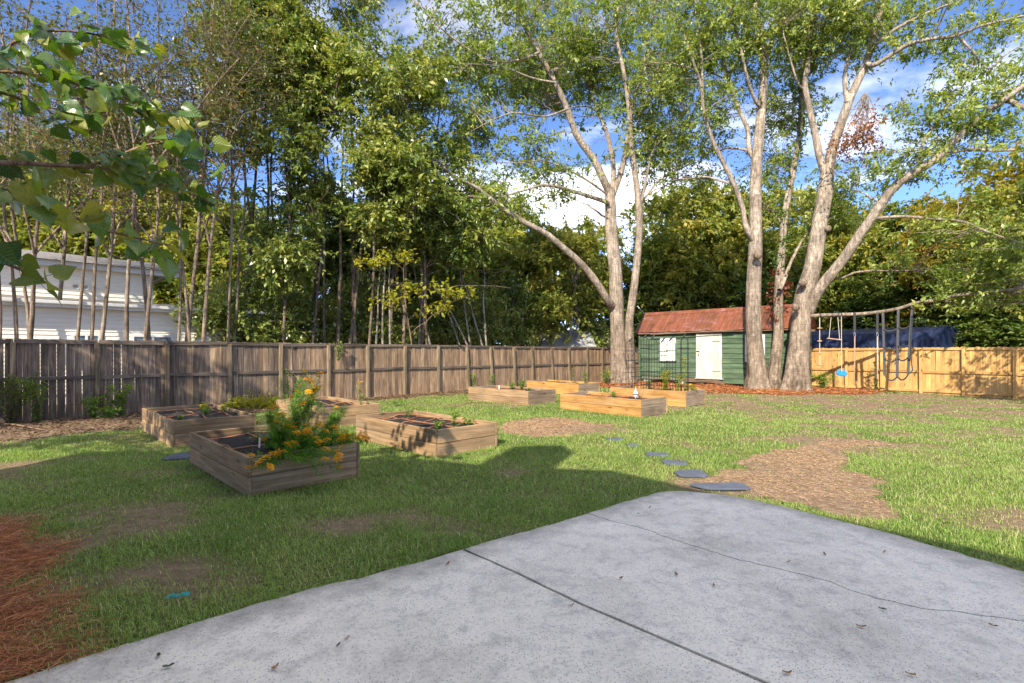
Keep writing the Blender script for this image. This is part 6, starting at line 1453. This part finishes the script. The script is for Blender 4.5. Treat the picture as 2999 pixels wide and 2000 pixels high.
plant('weed_shrub', 'weedy shrub at the right end wall of the shed', 'shrub', (12.7, 20.6, 0), .70, 26, .55, .09, .45, 'weed_leaf', 22, 241)
plant('laurel_sapling', 'dark glossy laurel sapling before the new fence between two ropes', 'sapling', gr(2565, 1146), 1.15, 4, .16, .16, .35, 'dark_leaf', 18, 242, sr=.009, stemm='bark_brown')
# heap of yellowing cuttings by the fence
rgd = np.random.default_rng(880); hp = np.array(fence_pt(735, .75))
C = hp + np.abs(rgd.normal(0, 1, (60, 3))) * np.array([0, 0, .12]) + rgd.normal(0, 1, (60, 3)) * np.array([.33, .25, .04])
V, F, tone = clump_leaves(C, np.full(60, .13), 20, .10, rgd, .45, .6, .6)
hpo = empty('cuttings_heap', tuple(hp), 0, 'heap of yellowing garden cuttings between two beds at the old fence', 'heap')
obj('foliage', new_mesh('foliage', V - hp, F, M['yellow_leaf'], rnd=tone), hpo)
V, F = tubes(bez(C[:14], C[:14] + rgd.normal(0, .35, (14, 3)) * np.array([1, 1, .6]) + (0, 0, .12), np.zeros((14, 3)), 6, rgd, .05), np.full((14, 6), .006), 5)
obj('stem', new_mesh('stem', V - hp, F, M['bark_tan']), hpo)

# ------------------------------------------------------------------ small things
def tag(loc, label, rz=0.2):
    obj('plant_tag', prism_me([(-.011, -.06), (-.004, -.09), (.004, -.09), (.011, -.06), (.011, .085), (.006, .092), (-.006, .092), (-.011, .085)], .002, M['white_plastic'], axis='y'), loc=loc, rot=(R(-12), 0, rz), label=label, cat='plant tag')
tag(bed_pt(0, .42, .92, .37), 'white plant tag in the dark soil of the shaded flower bed')
tag(bed_pt(4, .35, 1.55, .40), 'white plant tag in the bed left of the orange-brown one')
# small white glass ornament on a stake
p = bp(6, .42, .42); e_ = empty('garden_ornament', tuple(p), R(30), 'small white and blue oval ornament on a stake in the orange-brown bed', 'ornament')
th = np.linspace(0, 1, 9); obj('globe', new_mesh('globe', *tubes(np.c_[np.zeros(9), np.zeros(9), .06 + .22 * th], np.array([.012, .03, .05, .062, .065, .055, .038, .02, .012]), 12), M['white_plastic'], smooth=True), e_)
obj('band', new_mesh('band', *tubes(np.c_[np.zeros(3), np.zeros(3), np.array([.15, .165, .18])], np.array([.0645, .067, .0665]), 12), M['slate'], smooth=True), e_)
obj('cap', new_mesh('cap', *tubes(np.c_[np.zeros(3), np.zeros(3), np.array([.27, .30, .34])], np.array([.02, .012, .003]), 8), M['steel'], smooth=True), e_)
obj('stake', new_mesh('stake', *tubes(np.array([[0, 0, -.08], [0, 0, 0], [0, 0, .09]]), np.full(3, .006), 6), M['iron']), e_)
# teal scrap in the grass
p = gr(515, 1772); V, F = ribbon(np.array([[-.06, 0, .03], [-.03, .015, .045], [.0, .01, .035], [.03, .02, .05], [.06, .035, .04]]), .035, .002, (0, 1, .3))
obj('plastic_scrap', new_mesh('plastic_scrap', V, F, M['teal']), loc=(p[0], p[1], 0.01), label='crumpled teal plastic scrap in the grass near the patio', cat='scrap')
# loose planks at the shed and a long twig by the fence
p = fence_pt(60, 1.5); obj('fallen_branch', new_mesh('fallen_branch', *tubes(np.array([[-.9, .15, .03], [-.3, .05, .05], [.4, -.05, .04], [1.1, -.2, .05]]), np.array([.018, .016, .012, .006]), 6), M['bark_tan'], smooth=True), loc=(p[0], p[1], 0), rot=(0, 0, R(-20)), label='long dry branch lying on the litter at the far left', cat='branch')
# leaves fallen on the patio
def dry_leaf_me(seed):
    rg_ = np.random.default_rng(seed); V, F = [], []
    for y, w in zip((0, .25, .5, .75, 1.0), (.02, .17, .2, .14, .01)):
        cl = rg_.uniform(.05, .2)
        for c_ in (-1, 0, 1): V.append((c_ * w, y - .5, cl * abs(c_) + .12 * (y - .5) ** 2 * 4))
    for i in range(4):
        for j in range(2): F.append((i * 3 + j, i * 3 + j + 1, i * 3 + j + 4, i * 3 + j + 3))
    return np.array(V), F
M['dry_leaf'] = plain('dry_leaf', (0.30, 0.14, 0.035), .5, 0, .4, 9, .1); M['green_dry'] = plain('green_dry', (0.075, 0.10, 0.03), .4, 0, .3, 9, .1)
dl = [(new_mesh('fallen_leaf', *dry_leaf_me(s_), M['dry_leaf']), new_mesh('fallen_leaf', *dry_leaf_me(s_), M['green_dry'])) for s_ in range(3)]
rgl = np.random.default_rng(90)
FALL = [(1312, 1651, 0, 'dry brown leaf on the concrete just left of the joint at the lawn edge'), (1819, 1693, 0, 'dry brown leaf on the patio midway between joint and crack'), (1982, 1682, 0, 'dry brown leaf just below the patio crack, left half of the crack'),
    (1676, 1772, 0, 'dry brown leaf lying close to the right side of the patio joint'), (1904, 1486, 0, 'tiny dry brown leaf on the far corner of the patio'), (1870, 1504, 1, 'tiny dark green leaf near the far corner of the patio'),
    (806, 1955, 0, 'large dry brown leaf near the bottom edge of the patio, left part'), (991, 1889, 1, 'dark green leaf beside a brown leaf in the lower left patio'), (1017, 1869, 0, 'dry brown leaf touching a dark leaf in the lower left patio'),
    (2091, 1714, 0, 'dry brown leaf right of the middle between joint and crack'), (2310, 1645, 0, 'dry brown leaf just above the patio crack, middle of the slab'), (2415, 1623, 0, 'small dry brown leaf above the crack toward the right lawn edge'),
    (2591, 1616, 0, 'dry leaf on the patio nearest the right lawn edge'), (2586, 1784, 1, 'dark green leaf just below the patio crack at the right'), (2524, 1835, 0, 'dry brown leaf below the dark green leaf at the right'),
    (2667, 1975, 0, 'dry brown leaf at the bottom right of the patio'), (2305, 1970, 0, 'dry brown leaf at the bottom right of the joint'), (2910, 1833, 0, 'dry brown leaf by the crack at the right picture edge'),
    (465, 1921, 1, 'dark green leaf near the lower left patio edge'), (494, 1952, 1, 'second dark green leaf at the lower left, nearer the bottom')]
for px, py, g, lab in FALL:
    p = gr(px, py, .03); o = obj('fallen_leaf', dl[int(rgl.integers(3))][g], loc=p, rot=(rgl.normal(0, .15), rgl.normal(0, .15), rgl.uniform(0, 6.28)), label=lab, cat='leaf', group='leaves fallen on the patio')
    s = .042 * rgl.uniform(.7, 1.2); o.scale = (s, s, s)

# ------------------------------------------------------------------ grass, straw, litter
def blades(n_, xr, yr, seed):
    rg_ = np.random.default_rng(seed); return np.c_[rg_.uniform(*xr, n_), rg_.uniform(*yr, n_)], rg_
def in_view(p, m_=0.6): return (np.abs(p[:, 0]) < p[:, 1] * 1.0135 + m_) & (p[:, 1] > 1.5)
def grass_band(y0, y1, dens, h, w, seed, tri=False):
    xm = y1 * 1.02 + 1.0; n_ = int(dens * 2 * xm * (y1 - y0)); p, rg_ = blades(n_, (-xm, xm), (y0, y1), seed)
    p = p[in_view(p)]; lw_, st_ = cover(p)
    keep = (rg_.random(len(p)) < np.clip(lw_ * 1.05 + .012 * (1 - st_), 0, 1)) & ~blocked(p); p = p[keep]; lw_ = lw_[keep]
    n_ = len(p); z = ground_h(p)
    hh_ = h * np.clip(rg_.lognormal(-.12, .38, n_), .35, 2.2) * (.55 + .45 * lw_) * (.55 + .9 * fnoise(p, 2.6, 70)); ww = w * rg_.uniform(.7, 1.3, n_)
    a = rg_.uniform(0, 6.28, n_); d = np.c_[np.cos(a), np.sin(a), np.zeros(n_)]; s = np.c_[-d[:, 1], d[:, 0], np.zeros(n_)]
    ln = rg_.uniform(.15, 1.5, n_); up_ = np.array([0, 0, 1.0])
    b_ = np.c_[p, z]
    m_ = b_ + d * (hh_ * ln * .35)[:, None] + up_ * (hh_ * .62)[:, None]; t_ = b_ + d * (hh_ * ln)[:, None] + up_ * (hh_ * (1.0 - .28 * ln))[:, None]
    V = np.stack([b_ - s * ww[:, None] / 2, b_ + s * ww[:, None] / 2, m_ + s * ww[:, None] * .42, m_ - s * ww[:, None] * .42, t_], 1)
    if tri:
        V = V[:, [0, 1, 4]].reshape(-1, 3); F = np.arange(len(V)).reshape(-1, 3); F = np.c_[F, F[:, 2]]
        V = np.stack([b_ - s * ww[:, None] / 2, b_ + s * ww[:, None] / 2, t_ + s * ww[:, None] * .15, t_ - s * ww[:, None] * .15], 1).reshape(-1, 3); F = np.arange(len(V)).reshape(-1, 4)
        k = 1
    else:
        V = np.stack([V[:, 0], V[:, 1], V[:, 2], V[:, 3], t_ + s * ww[:, None] * .08, t_ - s * ww[:, None] * .08], 1).reshape(-1, 3); i = np.arange(n_)[:, None] * 6
        F = np.concatenate([i + np.array([[0, 1, 2, 3]]), i + np.array([[3, 2, 4, 5]])], 1).reshape(-1, 4); k = 2
    patch = fnoise(p, .8, 33) * .5 + fnoise(p, 3.1, 12) * .5
    tone = np.clip(rg_.beta(2, 2.6, n_) * .62 + (patch - .42) * 1.1 + .08 + (1 - lw_) * .22, 0, 1)
    dry = rg_.random(n_) < .11 + .10 * np.clip((p[:, 0] - 2) / 6, 0, 1); tone = np.where(dry, 1.0, tone)
    return V, F, np.repeat(tone, k)
Vs, Fs, Ts, o = [], [], [], 0
for band in ((1.7, 3.2, 7200, .036, .0030, 1, False), (3.2, 5.2, 5600, .037, .0036, 2, False), (5.2, 8.0, 3300, .037, .0048, 3, True), (8, 12, 1700, .036, .0072, 4, True), (12, 18, 760, .035, .011, 5, True), (18, 27, 300, .035, .018, 6, True)):
    V, F, t_ = grass_band(*band); Vs.append(V); Fs.append(F + o); Ts.append(t_); o += len(V)
obj('grass', new_mesh('grass', np.concatenate(Vs), np.concatenate(Fs), M['grass'], rnd=np.concatenate(Ts)), label='patchy green lawn grass in sun and shade', kind='stuff')

def needles(name, label, mat, n_, xr, yr, seed, sel, L, W, lift=.03, h0=0.006):
    p, rg_ = blades(n_, xr, yr, seed); p = p[in_view(p)]; p = p[sel(p, rg_) & ~blocked(p)]; n_ = len(p)
    q = np.c_[p, ground_h(p) + h0 + np.abs(rg_.normal(0, lift, n_))]; a = rg_.uniform(0, 6.28, n_); D_ = np.c_[np.cos(a), np.sin(a), rg_.normal(0, .16, n_)]
    N_ = rg_.normal(0, .5, (n_, 3)); N_[:, 2] += 1; d_ = p[:, 1]
    Lg = L * rg_.uniform(.5, 1.3, n_); Wd = W * np.clip(d_ / 4.0, 1, 6) * rg_.uniform(.7, 1.3, n_)
    V, F = leaf_mesh(q, D_, N_, Lg, Wd, fold=.04, droop=.04)
    return obj(name, new_mesh(name, V, F, M[mat], rnd=rg_.random(n_)), label=label, kind='stuff')
sel_st = lambda p, r_: r_.random(len(p)) < cover(p)[1]
needles('pine_straw', 'reddish pine straw in the near left corner', 'straw', 110000, (-5.4, -.5), (1.6, 5.2), 1, sel_st, .13, .0030, .016)
needles('pine_straw', 'rust-coloured pine straw spread under the trees and shed', 'straw', 42000, (3, 15.5), (17.5, 26), 2, sel_st, .19, .0035, .035)
def sel_bare(p, r_):
    w = (np.c_[fnoise(p, 2.3, 9.0), fnoise(p, 2.3, 29)] - .5) * .5
    return (in_poly(p + w, BARE1) | in_poly(p + w, BARE2)) & (r_.random(len(p)) < .25 + .75 * (fnoise(p, 1.6, 88) > .42))
needles('dry_thatch', 'flattened tan dry grass on the bare patches', 'thatch', 230000, (-1.2, 7), (4.2, 12.2), 3, sel_bare, .050, .0021, .006)
sel_dirt = lambda p, r_: (d_line(p, FL0, FLD) < 4.6) & (cover(p)[0] < .35) & (r_.random(len(p)) < .8)
needles('leaf_litter', 'brown leaf litter and twigs along the old fence', 'litter', 120000, (-12, 5), (7, 26), 4, sel_dirt, .065, .011, .014)
sel_worn = lambda p, r_: (cover(p)[0] < .45) & (cover(p)[1] < .3) & (d_line(p, FL0, FLD) > 1) & (r_.random(len(p)) < .35)
needles('dry_thatch', 'scattered dry grass and leaf bits on the worn lawn', 'thatch', 110000, (-8, 17), (1.7, 22), 5, sel_worn, .055, .0030, .006)

# broad-leaved weeds among the grass, and tufts creeping over the slab edge
rgw = np.random.default_rng(95); p = np.c_[rgw.uniform(-9, 9, 2600), rgw.uniform(2, 14, 2600)]; p = p[in_view(p)]; p = p[~blocked(p)]
p = p[(cover(p)[0] > .25) & (fnoise(p, .9, 61) > .50)]
k = 7; C = np.c_[p, ground_h(p) + .018]; n_ = len(p) * k
Q = np.repeat(C, k, 0) + rgw.normal(0, .012, (n_, 3)) * np.array([1, 1, .3]); a = rgw.uniform(0, 6.28, n_)
V, F = leaf_mesh(Q, np.c_[np.cos(a), np.sin(a), np.full(n_, .35)], np.c_[rgw.normal(0, .3, (n_, 2)), np.ones(n_)], rgw.uniform(.016, .036, n_), rgw.uniform(.012, .022, n_))
obj('lawn_weeds', new_mesh('lawn_weeds', V, F, M['weed_leaf'], rnd=rgw.random(n_)), label='small broad-leaved weeds among the lawn grass', kind='stuff')
E_ = np.array(eL + eL2 + eC); seg = np.linalg.norm(np.diff(E_, axis=0), axis=1); cs = np.r_[0, np.cumsum(seg)]
n_ = 9000; t = rgw.uniform(0, cs[-1], n_); i = np.clip(np.searchsorted(cs, t) - 1, 0, len(seg) - 1); f = ((t - cs[i]) / seg[i])[:, None]
b_ = E_[i] * (1 - f) + E_[i + 1] * f; tg = (E_[i + 1] - E_[i]) / seg[i][:, None]; nr = np.c_[tg[:, 1], -tg[:, 0]]
keep = fnoise(b_, 2.2, 19) > .40; b_, nr, tg = b_[keep], nr[keep], tg[keep]; n_ = len(b_)
b_ = b_ - nr * rgw.uniform(0.0, .03, n_)[:, None]
D_ = np.c_[nr * rgw.uniform(-.2, 1.0, n_)[:, None] + tg * rgw.normal(0, .7, n_)[:, None], rgw.uniform(.15, 1.0, n_)]
V, F = leaf_mesh(np.c_[b_, np.full(n_, .0)], D_, np.c_[rgw.normal(0, .6, (n_, 2)), np.ones(n_)], rgw.uniform(.025, .075, n_), rgw.uniform(.0025, .0045, n_), fold=.03, droop=.25)
tone = np.clip(rgw.beta(2, 2, n_) * .7 + np.where(rgw.random(n_) < .25, .5, 0), 0, 1)
obj('edge_grass', new_mesh('edge_grass', V, F, M['grass'], rnd=tone), label='grass tufts creeping over the concrete edge', kind='stuff')
